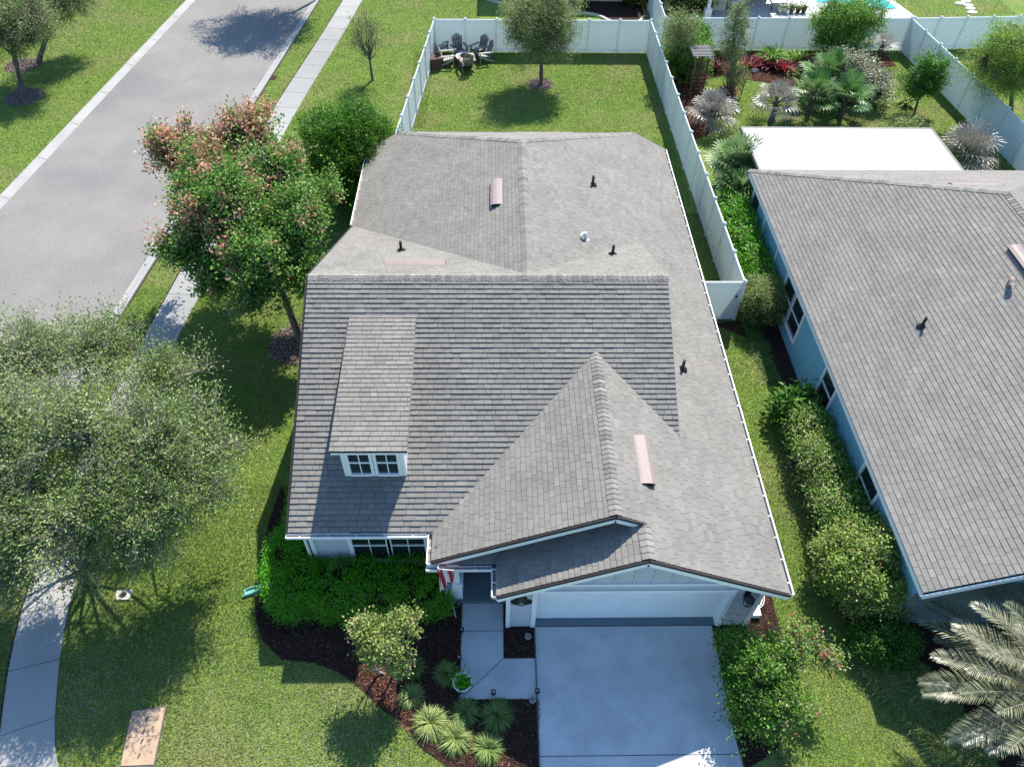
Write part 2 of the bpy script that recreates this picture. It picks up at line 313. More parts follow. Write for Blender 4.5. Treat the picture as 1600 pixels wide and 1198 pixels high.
# ================================================================ shingles
def clip(poly, cp):
    """Sutherland-Hodgman, cp convex ccw"""
    out = poly
    for i in range(len(cp)):
        a = cp[i]; b = cp[(i+1) % len(cp)]; ex, ey = b[0]-a[0], b[1]-a[1]; inp = out; out = []
        if not inp: return out
        for j in range(len(inp)):
            p = inp[j]; q = inp[(j+1) % len(inp)]
            dp = ex*(p[1]-a[1])-ey*(p[0]-a[0]); dq = ex*(q[1]-a[1])-ey*(q[0]-a[0])
            if dp >= 0: out.append(p)
            if (dp >= 0) != (dq >= 0): t = dp/(dp-dq); out.append((p[0]+(q[0]-p[0])*t, p[1]+(q[1]-p[1])*t))
    return out
def ccw(p):
    A = sum(p[i][0]*p[(i+1) % len(p)][1]-p[(i+1) % len(p)][0]*p[i][1] for i in range(len(p)))
    return p if A > 0 else p[::-1]
def shingles(mb, P0, slopevec, regions, e=.143, seed=1, under=.10, tw=(.15, .34), th=(.012, .020)):
    """P0 on the eave line, slopevec horizontal upslope direction with z = rise; regions: convex XY polygons on that plane"""
    R = random.Random(seed); P0 = np.array(P0, float); sv = np.array(slopevec, float); run = math.hypot(sv[0], sv[1]); V = nrm(sv); U = np.array([sv[1], -sv[0], 0])/run; U = -U if False else U
    N = np.cross(U, V); 
    if N[2] < 0: N = -N
    def loc(p):
        s = ((p[0]-P0[0])*sv[0]+(p[1]-P0[1])*sv[1])/run; q = np.array([p[0], p[1], P0[2]+s*sv[2]/run])-P0; return (float(q@U), float(q@V))
    R2 = [ccw([loc(p) for p in poly]) for poly in regions]
    flip = False
    bb = [(min(p[0] for p in r), max(p[0] for p in r), min(p[1] for p in r), max(p[1] for p in r)) for r in R2]
    for r in R2:
        mb.face([P0+U*a+V*b for a, b in r] if np.cross(U, V)[2] > 0 else [P0+U*a+V*b for a, b in r][::-1], 0, 0.)
        mb.face([P0+U*a+V*b-N*under for a, b in r], 1, 0.)
        for i in range(len(r)):
            (a, b), (c, d) = r[i], r[(i+1) % len(r)]; mb.face([P0+U*a+V*b-N*under, P0+U*c+V*d-N*under, P0+U*c+V*d, P0+U*a+V*b], 1, 0.)
    umin = min(b[0] for b in bb); umax = max(b[1] for b in bb); vmin = min(b[2] for b in bb); vmax = max(b[3] for b in bb)
    for k in range(int(math.floor(vmin/e)), int(math.ceil(vmax/e))+1):
        v0 = k*e; u = umin-R.random()*.3; v1 = v0+e
        while u < umax:
            wd = R.uniform(*tw); g = .007; t0 = R.uniform(*th); tint = min(1, max(.1, R.gauss(.5, .075)))
            for r, b in zip(R2, bb):
                if u > b[1] or u+wd < b[0] or v0 > b[3] or v1 < b[2]: continue
                c = clip([(u+g/2, v0), (u+wd-g/2, v0), (u+wd-g/2, v1), (u+g/2, v1)], r)
                if len(c) < 3: continue
                h = lambda p: .003+t0*(1-(p[1]-v0)/e)
                top = [P0+U*p[0]+V*p[1]+N*h(p) for p in c]; mb.face(top, 0, tint)
                for i in range(len(c)):
                    p, q = c[i], c[(i+1) % len(c)]
                    if abs(p[1]-v0) < 1e-5 and abs(q[1]-v0) < 1e-5: mb.face([P0+U*p[0]+V*p[1], P0+U*q[0]+V*q[1], top[(i+1) % len(c)], top[i]], 0, 0.02)
            u += wd
def ridgecap(mb, a, b, sl, half=.15, step=.14, seed=3, dirn=None):
    """a->b along the ridge; sl = (drop per m) on each side"""
    R = random.Random(seed); a = np.array(a, float); b = np.array(b, float); L = np.linalg.norm(b-a); d = (b-a)/L; n = int(L/step); s = np.cross(d, [0, 0, 1.]); s /= np.linalg.norm(s)
    for i in range(n):
        t0 = i*L/n; t1 = (i+1)*L/n+.02; p = a+d*t0; q = a+d*t1; tint = min(1, max(.15, R.gauss(.55, .2))); hf = half*R.uniform(.95, 1.05)
        up = np.array([0, 0, 1.]); h0 = .032; h1 = .016
        for sg in (1, -1):
            e0 = p+s*sg*hf-up*(sl*hf)+up*h0; e1 = q+s*sg*hf-up*(sl*hf)+up*h1; r0 = p+up*h0; r1 = q+up*h1
            mb.face([r0, e0, e1, r1] if sg > 0 else [r0, r1, e1, e0], 0, tint); mb.face([e0, e0-up*.04, e1-up*.03, e1], 0, .02); mb.face([r0, r0-up*.03, e0-up*.03, e0], 0, .02)
# ================================================================ main house
S = .475; EX = 6.92; WX = -5.18; EZ = 2.7; RX = .87; RZ = EZ+S*(EX-RX)
MX0, MX1, FY, RY, MS = -5.18, 4.77, 9.70, 16.0, .468; MZ = EZ+MS*(RY-FY)
PX, PZ = 2.67, EZ+S*(EX-2.67); PEX = -1.58; GX = 3.34; GZ = EZ+S*(EX-GX); GS = (GZ-2.70)/3.34
house = thing_at_origin('house', 'grey shingled single storey house with garage, dormer and porch in the middle of the photo', 'house')
roof = MB()
shingles(roof, (EX, 8, EZ), (-1, 0, S), [[(RX, 16.16), (4.77, 20.12), (4.77, 27.03), (RX, 23.3)], [(4.77, 7.98), (EX, 7.98), (EX, 27.7), (5.63, 27.85), (4.77, 27.03)],
         [(PX, 8.9), (GX, 8.9), (GX, 13.34), (PX, 14.02)], [(GX, 7.98), (4.77, 7.98), (4.77, 11.88), (GX, 13.34)]], seed=1)
shingles(roof, (WX, 22, EZ), (1, 0, S), [[(WX, 22.3), (RX, 16.16), (RX, 23.3), (-3.9, 27.8), (WX, 27.7)]], seed=2)
shingles(roof, (0, 27.82, 3.3), (0, -1, .503), [[(-3.9, 27.8), (RX, 23.3), (5.63, 27.85)]], seed=3)
shingles(roof, (0, FY, EZ), (0, 1, MS), [[(MX0, FY), (PEX, FY), (PX, 14.02), (PX, RY), (MX0, RY)], [(PX, 14.02), (4.77, 11.88), (4.77, RY), (PX, RY)]], seed=4, th=(.018, .030))
shingles(roof, (0, 22.3, MZ-MS*6.3), (0, -1, MS), [[(MX0, RY), (RX, RY), (RX, 16.16), (MX0, 22.3)], [(RX, RY), (4.77, RY), (4.77, 20.12), (RX, 16.16)]], seed=5)
shingles(roof, (PEX, 9, EZ), (1, 0, S), [[(PEX, 8.9), (PX, 8.9), (PX, 14.02), (PEX, 9.7)]], seed=6)
shingles(roof, (0, 8, 2.70), (1, 0, GS), [[(0, 7.98), (GX, 7.98), (GX, 9.3), (0, 9.3)]], seed=7)
shingles(roof, (0, 8.84, 2.60), (0, 1, .45), [[(-1.5, 8.84), (.25, 8.84), (.25, 9.3), (-1.5, 9.3)]], seed=8)
roof.build('roof', [M_sh, M_drip], house)
caps = MB()
ridgecap(caps, (MX0, RY, MZ), (MX1, RY, MZ), MS, seed=1); ridgecap(caps, (RX, 23.3, RZ), (RX, 16.2, RZ), S, seed=2); ridgecap(caps, (PX, 8.9, PZ), (PX, 14.0, PZ), S, seed=3)
ridgecap(caps, (GX, 7.98, GZ), (GX, 8.95, GZ), S, seed=4); ridgecap(caps, (-3.9, 27.8, 3.3), (RX, 23.3, RZ), .30, seed=5); ridgecap(caps, (5.63, 27.85, 3.3), (RX, 23.3, RZ), .30, seed=6)
caps.build('ridge_cap', [M_sh], house)
# rake boards, fascia
def rake(mb, a, b, h=.17, th=.035, back=(0, 0, 0), drop=.10):
    a = np.array(a, float); b = np.array(b, float); z = np.array([0, 0, 1.]); mb.bar(a-z*(drop*.9+h/2), b-z*(drop*.9+h/2), th, h, 0)
def rk(a, b, off):
    a = np.array(a, float)+off; b = np.array(b, float)+off; z = np.array([0, 0, 1.])
    MB().bar(a-z*.155, b-z*.155, .035, .17).build('white_trim', M_white, house); MB().bar(a-z*.035+np.array(off)*.4, b-z*.035+np.array(off)*.4, .05, .075).build('drip_edge', M_drip, house)
rk((MX0, FY, EZ), (MX0, RY, MZ), np.array([-.03, 0, 0])); rk((MX0, 22.3, MZ-MS*6.3), (MX0, RY, MZ), np.array([-.03, 0, 0]))
rk((PEX, 8.9, EZ), (PX, 8.9, PZ), np.array([0, -.03, 0])); rk((PX, 8.9, PZ), (GX+.05, 8.9, GZ), np.array([0, -.03, 0]))
rk((0, 7.98, 2.70), (GX, 7.98, GZ), np.array([0, -.03, 0])); rk((GX, 7.98, GZ), (EX+.02, 7.98, EZ), np.array([0, -.03, 0]))
rk((WX, 27.7, EZ), (-3.9, 27.8, 3.3), np.array([0, .03, 0])); rk((EX, 27.7, EZ), (5.63, 27.85, 3.3), np.array([0, .03, 0])); rk((-3.9, 27.8, 3.3), (5.63, 27.85, 3.3), np.array([0, .03, 0]))
for a_, b_ in (((WX+.02, 22.4, 2.52), (WX+.02, 27.7, 2.52)), ((EX-.02, 8.0, 2.52), (EX-.02, 27.7, 2.52)), ((MX0, FY+.02, 2.52), (PEX, FY+.02, 2.52))): MB().bar(a_, b_, .03, .16).build('white_trim', M_white, house)
# gutters
def gutter(mb, a, b, out, w=.105, h=.10, hang=.61):
    a = np.array(a, float); b = np.array(b, float); o = np.array(out, float); z = np.array([0, 0, 1.]); d = nrm(b-a)
    def plate(p, q, w_, h_): mb.bar(p, q, w_, h_, 0)
    mb.bar(a+o*w/2-z*(h-.012), b+o*w/2-z*(h-.012), w-.012, .006, 1); plate(a+o*w/2-z*h, b+o*w/2-z*h, w, .008); plate(a+o*.005-z*h/2, b+o*.005-z*h/2, .008, h); plate(a+o*w-z*h/2, b+o*w-z*h/2, .008, h); plate(a+o*w-z*.004, b+o*w-z*.004, .028, .014)
    for p in (a, b): mb.box(p+o*w/2-z*h/2, (max(.008, abs(o[0])*w+abs(d[0])*.008), max(.008, abs(o[1])*w+abs(d[1])*.008), h))
    n = max(1, int(np.linalg.norm(b-a)/hang))
    for i in range(n): p = a+(b-a)*(i+.5)/n; mb.bar(p-z*.006, p+o*w-z*.006, .022, .010)
for a, b, o in [((EX+.01, 7.98, 2.66), (EX+.01, 27.7, 2.66), (1, 0, 0)), ((WX-.01, 22.45, 2.66), (WX-.01, 27.7, 2.66), (-1, 0, 0)), ((MX0-.05, FY-.01, 2.66), (PEX-.16, FY-.01, 2.66), (0, -1, 0)),
                ((PEX-.01, 8.84, 2.66), (PEX-.01, 9.70, 2.66), (-1, 0, 0)), ((PEX-.13, 8.83, 2.565), (-.13, 8.83, 2.565), (0, -1, 0)), ((-.01, 7.98, 2.66), (-.01, 8.70, 2.66), (-1, 0, 0))]:
    g = MB(); gutter(g, a, b, o); g.build('gutter', [M_white, M_stone], house)
# walls (outer shells)
wl = MB()
def lap(mb, x0, x1, z0, z1, y, e=.15, mi=0, topf=None):
    z = z0
    while z < z1-1e-4:
        t = min(z+e, z1); mb.face([(x0, y-.016, z), (x1, y-.016, z), (x1, y, t), (x0, y, t)], mi); mb.face([(x0, y, z), (x1, y, z), (x1, y-.016, z), (x0, y-.016, z)][::1], mi); z = t
# back volume, main volume, garage volume as closed boxes with wall tops under the roof
def wallbox(mb, x0, x1, y0, y1, z1, skip=()):
    c = [(x0, y0), (x1, y0), (x1, y1), (x0, y1)]
    for i, nm in enumerate('sen w'.replace(' ', '')):
        if nm in skip: continue
        a, b = c[i], c[(i+1) % 4]; mb.face([(a[0], a[1], 0), (b[0], b[1], 0), (b[0], b[1], z1), (a[0], a[1], z1)])
wallbox(wl, -4.85, 6.64, 16.0, 27.4, 2.62, 's'); wallbox(wl, -4.88, 4.5, 10.05, 21.9, 2.62, 's'); wallbox(wl, .25, 6.64, 8.47, 16.1, 2.66, 's'); wl.face([(.25, 8.43, 0), (.25, 8.5, 0), (.25, 8.5, 2.6), (.25, 8.43, 2.6)]); wl.face([(6.64, 8.43, 0), (6.64, 8.5, 0), (6.64, 8.5, 2.6), (6.64, 8.43, 2.6)])
wl.face([(-3.7, 27.4, 2.6), (5.4, 27.4, 2.6), (5.4, 27.4, 3.2), (-3.7, 27.4, 3.2)][::-1]); 
for x in (-4.88, 4.74): wl.face([(x, FY+.3, 2.6), (x, 22.0, 2.6), (x, RY, MZ-.12)])
lap(wl, -4.88, -1.25, 0, 2.62, 10.05); lap(wl, .25, .95, 0, 2.35, 8.43); lap(wl, 5.92, 6.64, 0, 2.35, 8.43); lap(wl, .95, 5.92, 2.10, 2.35, 8.43)
wl.face([(-1.25, 10.05, 0), (-1.25, 9.25, 0), (-1.25, 9.25, 2.7), (-1.25, 10.05, 2.7)]); wl.face([(-1.25, 11.2, 0), (.25, 11.2, 0), (.25, 11.2, 2.7), (-1.25, 11.2, 2.7)])
# garage gable above the band, board and batten
gb = 8.43
wl.face([(.25, gb, 2.35), (6.64, gb, 2.35), (6.64, gb, EZ+S*.28-.12), (GX, gb, GZ-.14), (.25, gb, 2.66)])
for i in range(12):
    x = .55+i*.46; zt = min(GZ-S*abs(x-GX), 2.7+GS*x)-.16
    if zt > 2.5: MB().box((x, gb-.014, (2.42+zt)/2), (.045, .028, zt-2.42)).build('batten', M_siding, house)
# porch gable wall above the garage slope
wl.face([(PEX+.3, 9.25, 2.6), (GX, 9.25, GZ-.5), (GX, 9.25, GZ-.13), (PX, 9.25, PZ-.13), (PEX+.3, 9.25, 2.75)])
wl.build('wall', M_siding, house)
class _T:
    def box(s, *a): MB().box(*a).build('corner_board', M_white, house)
tr2 = _T()
tr2.box((3.44, gb-.022, 2.37), (6.2, .044, .09)); tr2.box((.95, gb-.022, 1.02), (.12, .044, 2.04)); tr2.box((5.87, gb-.022, 1.02), (.12, .044, 2.04)); tr2.box((3.41, gb-.024, 2.03), (5.04, .048, .11))
tr2.box((.29, gb-.02, 1.3), (.11, .05, 2.6)); tr2.box((6.60, gb-.02, 1.3), (.11, .05, 2.6)); tr2.box((6.66, gb+.05, 1.3), (.04, .12, 2.6))
tr2.box((-4.84, 10.03, 1.3), (.11, .06, 2.6)); tr2.box((-1.33, 10.03, 1.3), (.11, .06, 2.6)); tr2.box((-.2, 9.23, 2.5), (2.5, .12, .22))
for x in (1.0, 5.82): tr2.box((x, 8.54, 1.0), (.03, .22, 1.99))
tr2.box((3.41, 8.54, 1.985), (4.80, .22, .03))
gd = MB(); gd.box((3.41, 8.67, .99), (4.80, .05, 1.98))
for r in range(4):
    z0 = .03+r*.49
    for cidx in range(8):
        x0 = 1.06+cidx*.594
        gd.box((x0+.29, 8.642, z0+.235), (.55, .012, .45)); 
gdo = gd.build('garage_door', [M_white, M_joint], house)
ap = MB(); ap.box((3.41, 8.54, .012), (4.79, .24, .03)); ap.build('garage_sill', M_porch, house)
# front windows
def window(parent, x0, x1, z0, z1, y, name='window', fw=.11, vert=1, hor=1, ax=0, sgn=-1):
    """window in an x wall (ax 0, facing -y) or a y wall (ax 1, facing sgn x)"""
    w_ = MB()
    def bx(a, b, c, d, dep, mi, off):
        if ax == 0: w_.box(((a+b)/2, y-off, (c+d)/2), (b-a, dep, d-c), mi)
        else: w_.box((y+sgn*off, (a+b)/2, (c+d)/2), (dep, b-a, d-c), mi)
    bx(x0-fw, x0, z0-fw, z1+fw, .07, 0, .02); bx(x1, x1+fw, z0-fw, z1+fw, .07, 0, .02); bx(x0, x1, z1, z1+fw, .068, 0, .02); bx(x0, x1, z0-fw, z0, .09, 0, .03)
    zm = (z0+z1)/2; bx(x0, x1, zm-.022, zm+.022, .03, 0, .025)
    for i in range(vert): xm = x0+(x1-x0)*(i+1)/(vert+1); bx(xm-.012, xm+.012, z0, z1, .02, 0, .022)
    f = w_.build(name, [M_white], parent); g = MB(); w2 = w_; 
    if ax == 0: g.box(((x0+x1)/2, y-.006, zm), (x1-x0, .012, z1-z0))
    else: g.box((y+sgn*.006, (x0+x1)/2, zm), (.012, x1-x0, z1-z0))
    g.build('pane', M_glass, f); return f
window(house, -3.78, -2.90, .75, 2.25, 10.04); window(house, -2.76, -1.90, .75, 2.25, 10.04)
fd = MB(); fd.box((-.5, 11.16, 1.05), (.95, .06, 2.1)); fdo = fd.build('front_door', M_white, house); MB().box((-.15, 11.11, 1.0), (.05, .05, .16)).build('handle', M_dark, fdo)
# dormer
DY = 10.97; dx0, dx1 = -3.84, -2.28
dm = MB()
fz = lambda y: EZ+MS*(y-FY)
dz0, dz1 = 4.60, 5.14
shingles(dm, (-3, 10.74, 4.64), (0, 1, (5.16-4.64)/(15.03-10.74)), [[(-4.0, 10.74), (-2.14, 10.74), (-2.18, 15.0), (-3.98, 15.0)]], seed=11, under=.07)
dr = dm.build('dormer', [M_sh, M_drip], house)
dw = MB(); dw.face([(dx0, DY, fz(DY)-.1), (dx1, DY, fz(DY)-.1), (dx1, DY, 4.53), (dx0, DY, 4.53)])
for x in (dx0, dx1): dw.face([(x, DY, fz(DY)-.1), (x, 14.6, fz(14.6)-.1), (x, 14.6, 5.02), (x, DY, 4.53)])
dw.build('wall', M_white, dr)
dt = MB()
for x, x2 in ((-3.97, -3.95), (-2.165, -2.20)): dt.bar((x, 10.76, 4.51), (x2, 15.0, 5.0), .025, .10)
dt.bar((-3.97, 10.76, 4.53), (-2.17, 10.76, 4.53), .025, .07)
dt.build('white_trim', M_white, dr)
window(dr, -3.65, -3.14, 3.46, 4.36, DY, fw=.07); window(dr, -2.97, -2.46, 3.46, 4.36, DY, fw=.07)
# dormer window panes would sit four deep: re-hang them on the dormer
for ch in list(dr.children):
    for g in list(ch.children): g.parent = dr
# roof vents
def pipe(parent, u, v, n, d0, h=.36, r=.045):
    P = onp(u, v, n, d0); b = MB(); b.lathe(P-[0, 0, .05], [(.15, .02), (.14, .07), (.075, .11), (.06, .14)], 12); b.tube([P, P+[0, 0, h]], r, 10); b.build('vent_pipe', M_dark, parent, True)
nE = (S, 0, 1); dE = EZ+S*EX; nW = (-S, 0, 1); dW = EZ-S*WX; nR = (0, MS, 1); dR = MZ+MS*RY; nN = (0, .503, 1); dN = 3.3+.503*27.82
pipe(house, 627, 392, nR, dR); pipe(house, 926, 289, nE, dE); pipe(house, 957, 398, nR, dR); pipe(house, 1066, 577, nE, dE)
def offridge(parent, P, along, up, L=1.3, Wd=.34, h=.13):
    """low hooded vent, along = contour direction, up = upslope"""
    P = np.array(P); a = nrm(np.array(along, float)); u_ = nrm(np.array(up, float)); n = np.cross(a, u_); n = n if n[2] > 0 else -n; b = MB()
    prof = [(0, .02), (-.02, h), (Wd*.25, h*1.02), (Wd*.55, h*.75), (Wd*.85, h*.35), (Wd, .015)]
    for i in range(len(prof)-1):
        (p0, h0), (p1, h1) = prof[i], prof[i+1]; b.face([P+a*s*L/2+u_*p+n*q for s, p, q in ((-1, p0, h0), (1, p0, h0), (1, p1, h1), (-1, p1, h1))], 1 if i == 0 else 0)
    for s in (-1, 1): b.face([P+a*s*L/2+u_*p+n*q for p, q in prof]+[P+a*s*L/2+u_*Wd, P+a*s*L/2], 1)
    b.bar(P+a*L/2-u_*.06+n*.015, P-a*L/2-u_*.06+n*.015, .08, .01, 0, up=n)
    return b.build('roof_vent', [M_pink, M_dark], parent)
P = onp(770, 305, nW, dW); offridge(house, P, (0, 1, 0), (1, 0, S), L=1.45)
P = onp(1013, 722, nE, dE); offridge(house, P, (0, 1, 0), (-1, 0, S), L=1.45)
P = onp(650, 411, nR, dR); offridge(house, P, (1, 0, 0), (0, -1, MS), L=1.75)
P = onp(850, 208, nN, dN); offridge(house, P, (1, 0, 0), (0, -1, .5), L=2.3, h=.04, Wd=.28)
P = onp(915, 374, nE, dE); b = MB(); b.tube([P, P+[0, 0, .16], P+[-.02, .0, .22], P+[-.08, -.02, .23], P+[-.13, -.03, .17]], [.05, .05, .06, .065, .06], 12); b.lathe(P-[0, 0, .06], [(.12, .05), (.07, .1)], 14); b.build('gooseneck_vent', M_white, house, True)
# porch slab, column, lanterns, plaque
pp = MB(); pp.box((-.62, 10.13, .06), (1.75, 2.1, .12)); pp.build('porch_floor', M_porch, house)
clm = MB(); clm.box((-1.13, 9.38, .5), (.44, .44, .85)); clm.box((-1.13, 9.38, .95), (.50, .50, .06)); k = len(clm.v)
clm.v.extend([(-1.13+x*a, 9.38+y*a, z) for z, a in ((.98, .17), (2.5, .12)) for x, y in ((-1, -1), (1, -1), (1, 1), (-1, 1))])
for i in range(4): clm.f.append((k+i, k+(i+1) % 4, k+4+(i+1) % 4, k+4+i)); clm.m.append(0); clm.t.append(.5)
clm.build('porch_column', M_white, house)
def lantern(x, z):
    y = gb-.03; L = MB(); L.box((x, y, z), (.13, .04, .3)); L.tube([(x, y, z+.10), (x, y-.10, z+.16), (x, y-.17, z+.12)], .016, 6)
    c = (x, y-.17, z-.16); L.lathe(c, [(.02, .33), (.06, .30), (.15, .21), (.155, .19)], 6)
    for i in range(6): th = math.pi/3*i; L.bar((x+.14*math.cos(th), c[1]+.14*math.sin(th), z+.03), (x+.10*math.cos(th), c[1]+.10*math.sin(th), z-.20), .014, .014)
    L.lathe(c, [(.10, -.05), (.11, -.02), (.10, 0)], 6); o = L.build('wall_lantern', M_dark, house); g = MB(); g.lathe(c, [(.088, -.02), (.125, .18)], 6); g.build('lantern_glass', M_lglass, o)
lantern(.60, 2.02); lantern(6.22, 1.86)
pq = MB(); n = 28; cx, cz = .62, 1.50
ring = [(cx+.27*math.cos(2*math.pi*i/n), cz+.15*math.sin(2*math.pi*i/n)) for i in range(n)]
pq.face([(x, gb-.05, z) for x, z in ring]); 
for i in range(n): (x, z), (x2, z2) = ring[i], ring[(i+1) % n]; pq.face([(x, gb-.016, z), (x2, gb-.016, z2), (x2, gb-.05, z2), (x, gb-.05, z)])
pq.build('wall_plaque', M_dark, house)
# downspouts
dsp = MB(); dsp.tube([(-5.22, 9.62, 2.58), (-5.22, 9.72, 2.4), (-4.97, 9.98, 2.2), (-4.97, 9.98, .1), (-5.1, 9.9, .06)], .04, 6); dsp.build('downspout', M_white, house)
rebase(house, (.9, 8.47, 0))
# ================================================================ neighbouring house
NX, NZ, NS = 10.14, 2.65, .5; NRX = 16.25; NRZ = NZ+NS*(NRX-NX)
nb = thing_at_origin('house', 'blue stucco house with grey shingle roof on the right of the photo', 'house')
nr = MB(); NB = 26.2
shingles(nr, (NX, 8, NZ), (1, 0, NS), [[(NX, 8.0), (NRX, 8.0), (NRX, 20.1), (NX, NB)]], seed=21, tw=(.2, .34), th=(.011, .019))
shingles(nr, (20, NB, NZ), (0, -1, NS), [[(NX, NB), (NRX, 20.1), (22.4, NB)]], seed=22)
shingles(nr, (22.4, 12, NZ), (-1, 0, NS), [[(NRX, 8.0), (22.4, 8.0), (22.4, NB), (NRX, 20.1)]], seed=23)
nr.build('roof', [M_sh2, M_drip], nb)
nc = MB(); ridgecap(nc, (NX, NB, NZ), (NRX, 20.1, NRZ), .33, seed=7, half=.14); ridgecap(nc, (NRX, 8.0, NRZ), (NRX, 20.1, NRZ), NS, seed=8); nc.build('ridge_cap', M_sh2, nb)
nw = MB(); wx = 10.46
nw.face([(wx, 25.0, 0), (wx, 8.4, 0), (wx, 8.4, 2.62), (wx, 25.0, 2.62)]); nw.face([(wx, 8.4, 2.35), (22.1, 8.4, 2.35), (22.1, 8.4, 2.62), (16.25, 8.4, NRZ-.2), (wx, 8.4, 2.62)]); nw.face([(22.1, 8.4, 0), (22.1, 25.6, 0), (22.1, 25.6, 2.62), (22.1, 8.4, 2.62)])
nw.build('wall', M_stucco, nb)
b = MB(); b.face([(wx+.05, 8.44, 0), (22.1, 8.44, 0), (22.1, 8.44, 2.36), (wx+.05, 8.44, 2.36)]); b.build('shade_toned_front_wall', M_porch, nb)  # front wall coloured dark to stand for the porch shade
ns = MB(); ns.face([(wx+.03, 25.8, 0), (wx+.03, 22.0, 0), (wx+.03, 22.0, 2.62), (wx+.03, 25.8, 2.62)])
ns.face([(wx, 25.8, 0), (22, 25.8, 0), (22, 25.8, 2.62), (wx, 25.8, 2.62)]); ns.face([(10.8, 29.2, 0), (18.6, 29.2, 0), (18.6, 29.2, 2.5), (10.8, 29.2, 2.5)])
ns.build('porch_screen', M_screen, nb)
nt_ = MB()
for y in (25.8, 23.9, 22.0): nt_.box((wx-.0, y, 1.3), (.09, .09, 2.6))
nt_.bar((NX, 7.96, NZ-.14), (NRX, 7.96, NRZ-.14), .035, .17); nt_.bar((22.4, 7.96, NZ-.14), (NRX, 7.96, NRZ-.14), .035, .17); nt_.bar((NX+.03, 8, NZ-.14), (NX+.03, NB, NZ-.14), .03, .16)
nt_.build('white_trim', M_white, nb)
sof = MB(); sof.face([(NX+.03, 8, NZ-.2), (wx, 8, NZ-.2), (wx, 25.8, NZ-.2), (NX+.03, 25.8, NZ-.2)]); sof.build('soffit', M_white, nb)
for y0, y1, z0, z1 in [(18.47, 19.42, .70, 1.98), (19.56, 20.5, .70, 1.98), (15.02, 15.9, .85, 2.12), (11.25, 12.2, .85, 2.12)]: window(nb, y0, y1, z0, z1, wx-.0, ax=1, sgn=-1, vert=0, fw=.10)
nNb = (-NS, 0, 1); dNb = NZ-NS*NX
pipe(nb, 1440, 510, nNb, dNb); P = onp(1575, 446, nNb, dNb); b = MB(); b.tube([P, P+[0, 0, .2], P+[-.02, -.04, .26], P+[-.06, -.14, .26], P+[-.07, -.2, .18]], [.07, .07, .085, .09, .085], 12); b.build('gooseneck_vent', M_pink, nb, True)
P = onp(1592, 412, nNb, dNb); offridge(nb, P, (0, 1, 0), (1, 0, NS), L=1.4)
P = onp(1520, 288, (0, NS, 1), NZ+NS*NB); offridge(nb, P, (1, 0, 0), (0, -1, NS), L=1.7, h=.05)
fl = MB(); fl.box((14.75, 27.9, 2.58), (8.2, 3.3, .10)); fl.box((14.75, 27.85, 2.635), (8.0, 3.2, .02), 0); flo = fl.build('patio_roof', M_flatroof, nb)
fe = MB(); fe.box((14.75, 29.58, 2.56), (8.36, .08, .16)); fe.box((18.9, 27.9, 2.56), (.08, 3.3, .16)); fe.box((10.6, 27.9, 2.56), (.08, 3.3, .16)); fe.build('roof_edge', M_chair, flo)
gt = MB(); gutter(gt, (19.0, NB+.02, 2.6), (22.0, NB+.02, 2.6), (0, 1, 0)); gt.build('gutter', [M_chair, M_stone], nb)
for x in (10.8, 13.4, 16, 18.6): MB().box((x, 29.3, 1.25), (.1, .1, 2.5)).build('post', M_white, nb)
rebase(nb, (wx, 8.4, 0))
# ================================================================ ground
def struct(o): o['kind'] = 'structure'; return o
b = MB(); b.face([(-260, -200, 0), (260, -200, 0), (260, 300, 0), (-260, 300, 0)]); struct(b.build('ground', M_lawn))
def lerpline(pts, y):
    for (x0, y0), (x1, y1) in zip(pts, pts[1:]):
        if (y0-y)*(y1-y) <= 0: return x0+(x1-x0)*(y-y0)/(y1-y0)
    return pts[-1][0]
def smooth(pts, n=6):
    P = [np.array(p) for p in pts]; P = [2*P[0]-P[1]]+P+[2*P[-1]-P[-2]]; out = []
    for i in range(1, len(P)-2):
        for k in range(n):
            t = k/n; a, b_, c, d = P[i-1:i+3]; out.append(.5*((2*b_)+(-a+c)*t+(2*a-5*b_+4*c-d)*t*t+(-a+3*b_-3*c+d)*t**3))
    out.append(P[-2]); return [tuple(p) for p in out]
RR = smooth([(-9.6, .5), (-11.6, 2.6), (-13.4, 5.4), (-14.1, 8.4), (-14.4, 11.5), (-14.4, 15), (-14.29, 19.74), (-12.9, 35), (-11.54, 49.75), (-9.2, 75), (-6, 110)])
RL = [(-26.5, -25), (-24.2, 0), (-21.1, 27.9), (-18.85, 50), (-16.3, 75), (-13, 110)]
b = MB(); b.prism(RR+RL[::-1]+[(-9.6, -25)], -.3, .006); struct(b.build('road', M_road))
def strip(path, off0, off1):
    P = np.array(path); d = np.gradient(P, axis=0); d = d/np.linalg.norm(d, axis=1, keepdims=True); n = np.stack([d[:, 1], -d[:, 0]], 1)
    return P+n*off0, P+n*off1
def ribbon(name, path, offs, zs, M, kind='structure'):
    b = MB(); rows = [strip(path, o, o)[0] for o in offs]
    for r in range(len(rows)-1):
        for i in range(len(path)-1): b.face([(*rows[r][i], zs[r]), (*rows[r+1][i], zs[r+1]), (*rows[r+1][i+1], zs[r+1]), (*rows[r][i+1], zs[r])])
    o = b.build(name, M); o['kind'] = kind; return o
def dense(path, step=1.0):
    out = []
    for a, c in zip(path, path[1:]):
        a = np.array(a); c = np.array(c); n = max(1, int(np.linalg.norm(c-a)/step))
        for i in range(n): out.append(tuple(a+(c-a)*i/n))
    return out+[path[-1]]
ribbon('kerb', dense(RR), (-.02, .0, .10, .30, .40, .40), (.0, .012, .02, .085, .095, -.02), M_conc)
ribbon('kerb', dense(RL), (.02, .0, -.12, -.34, -.45, -.45), (.0, .012, .02, .085, .095, -.02), M_conc)
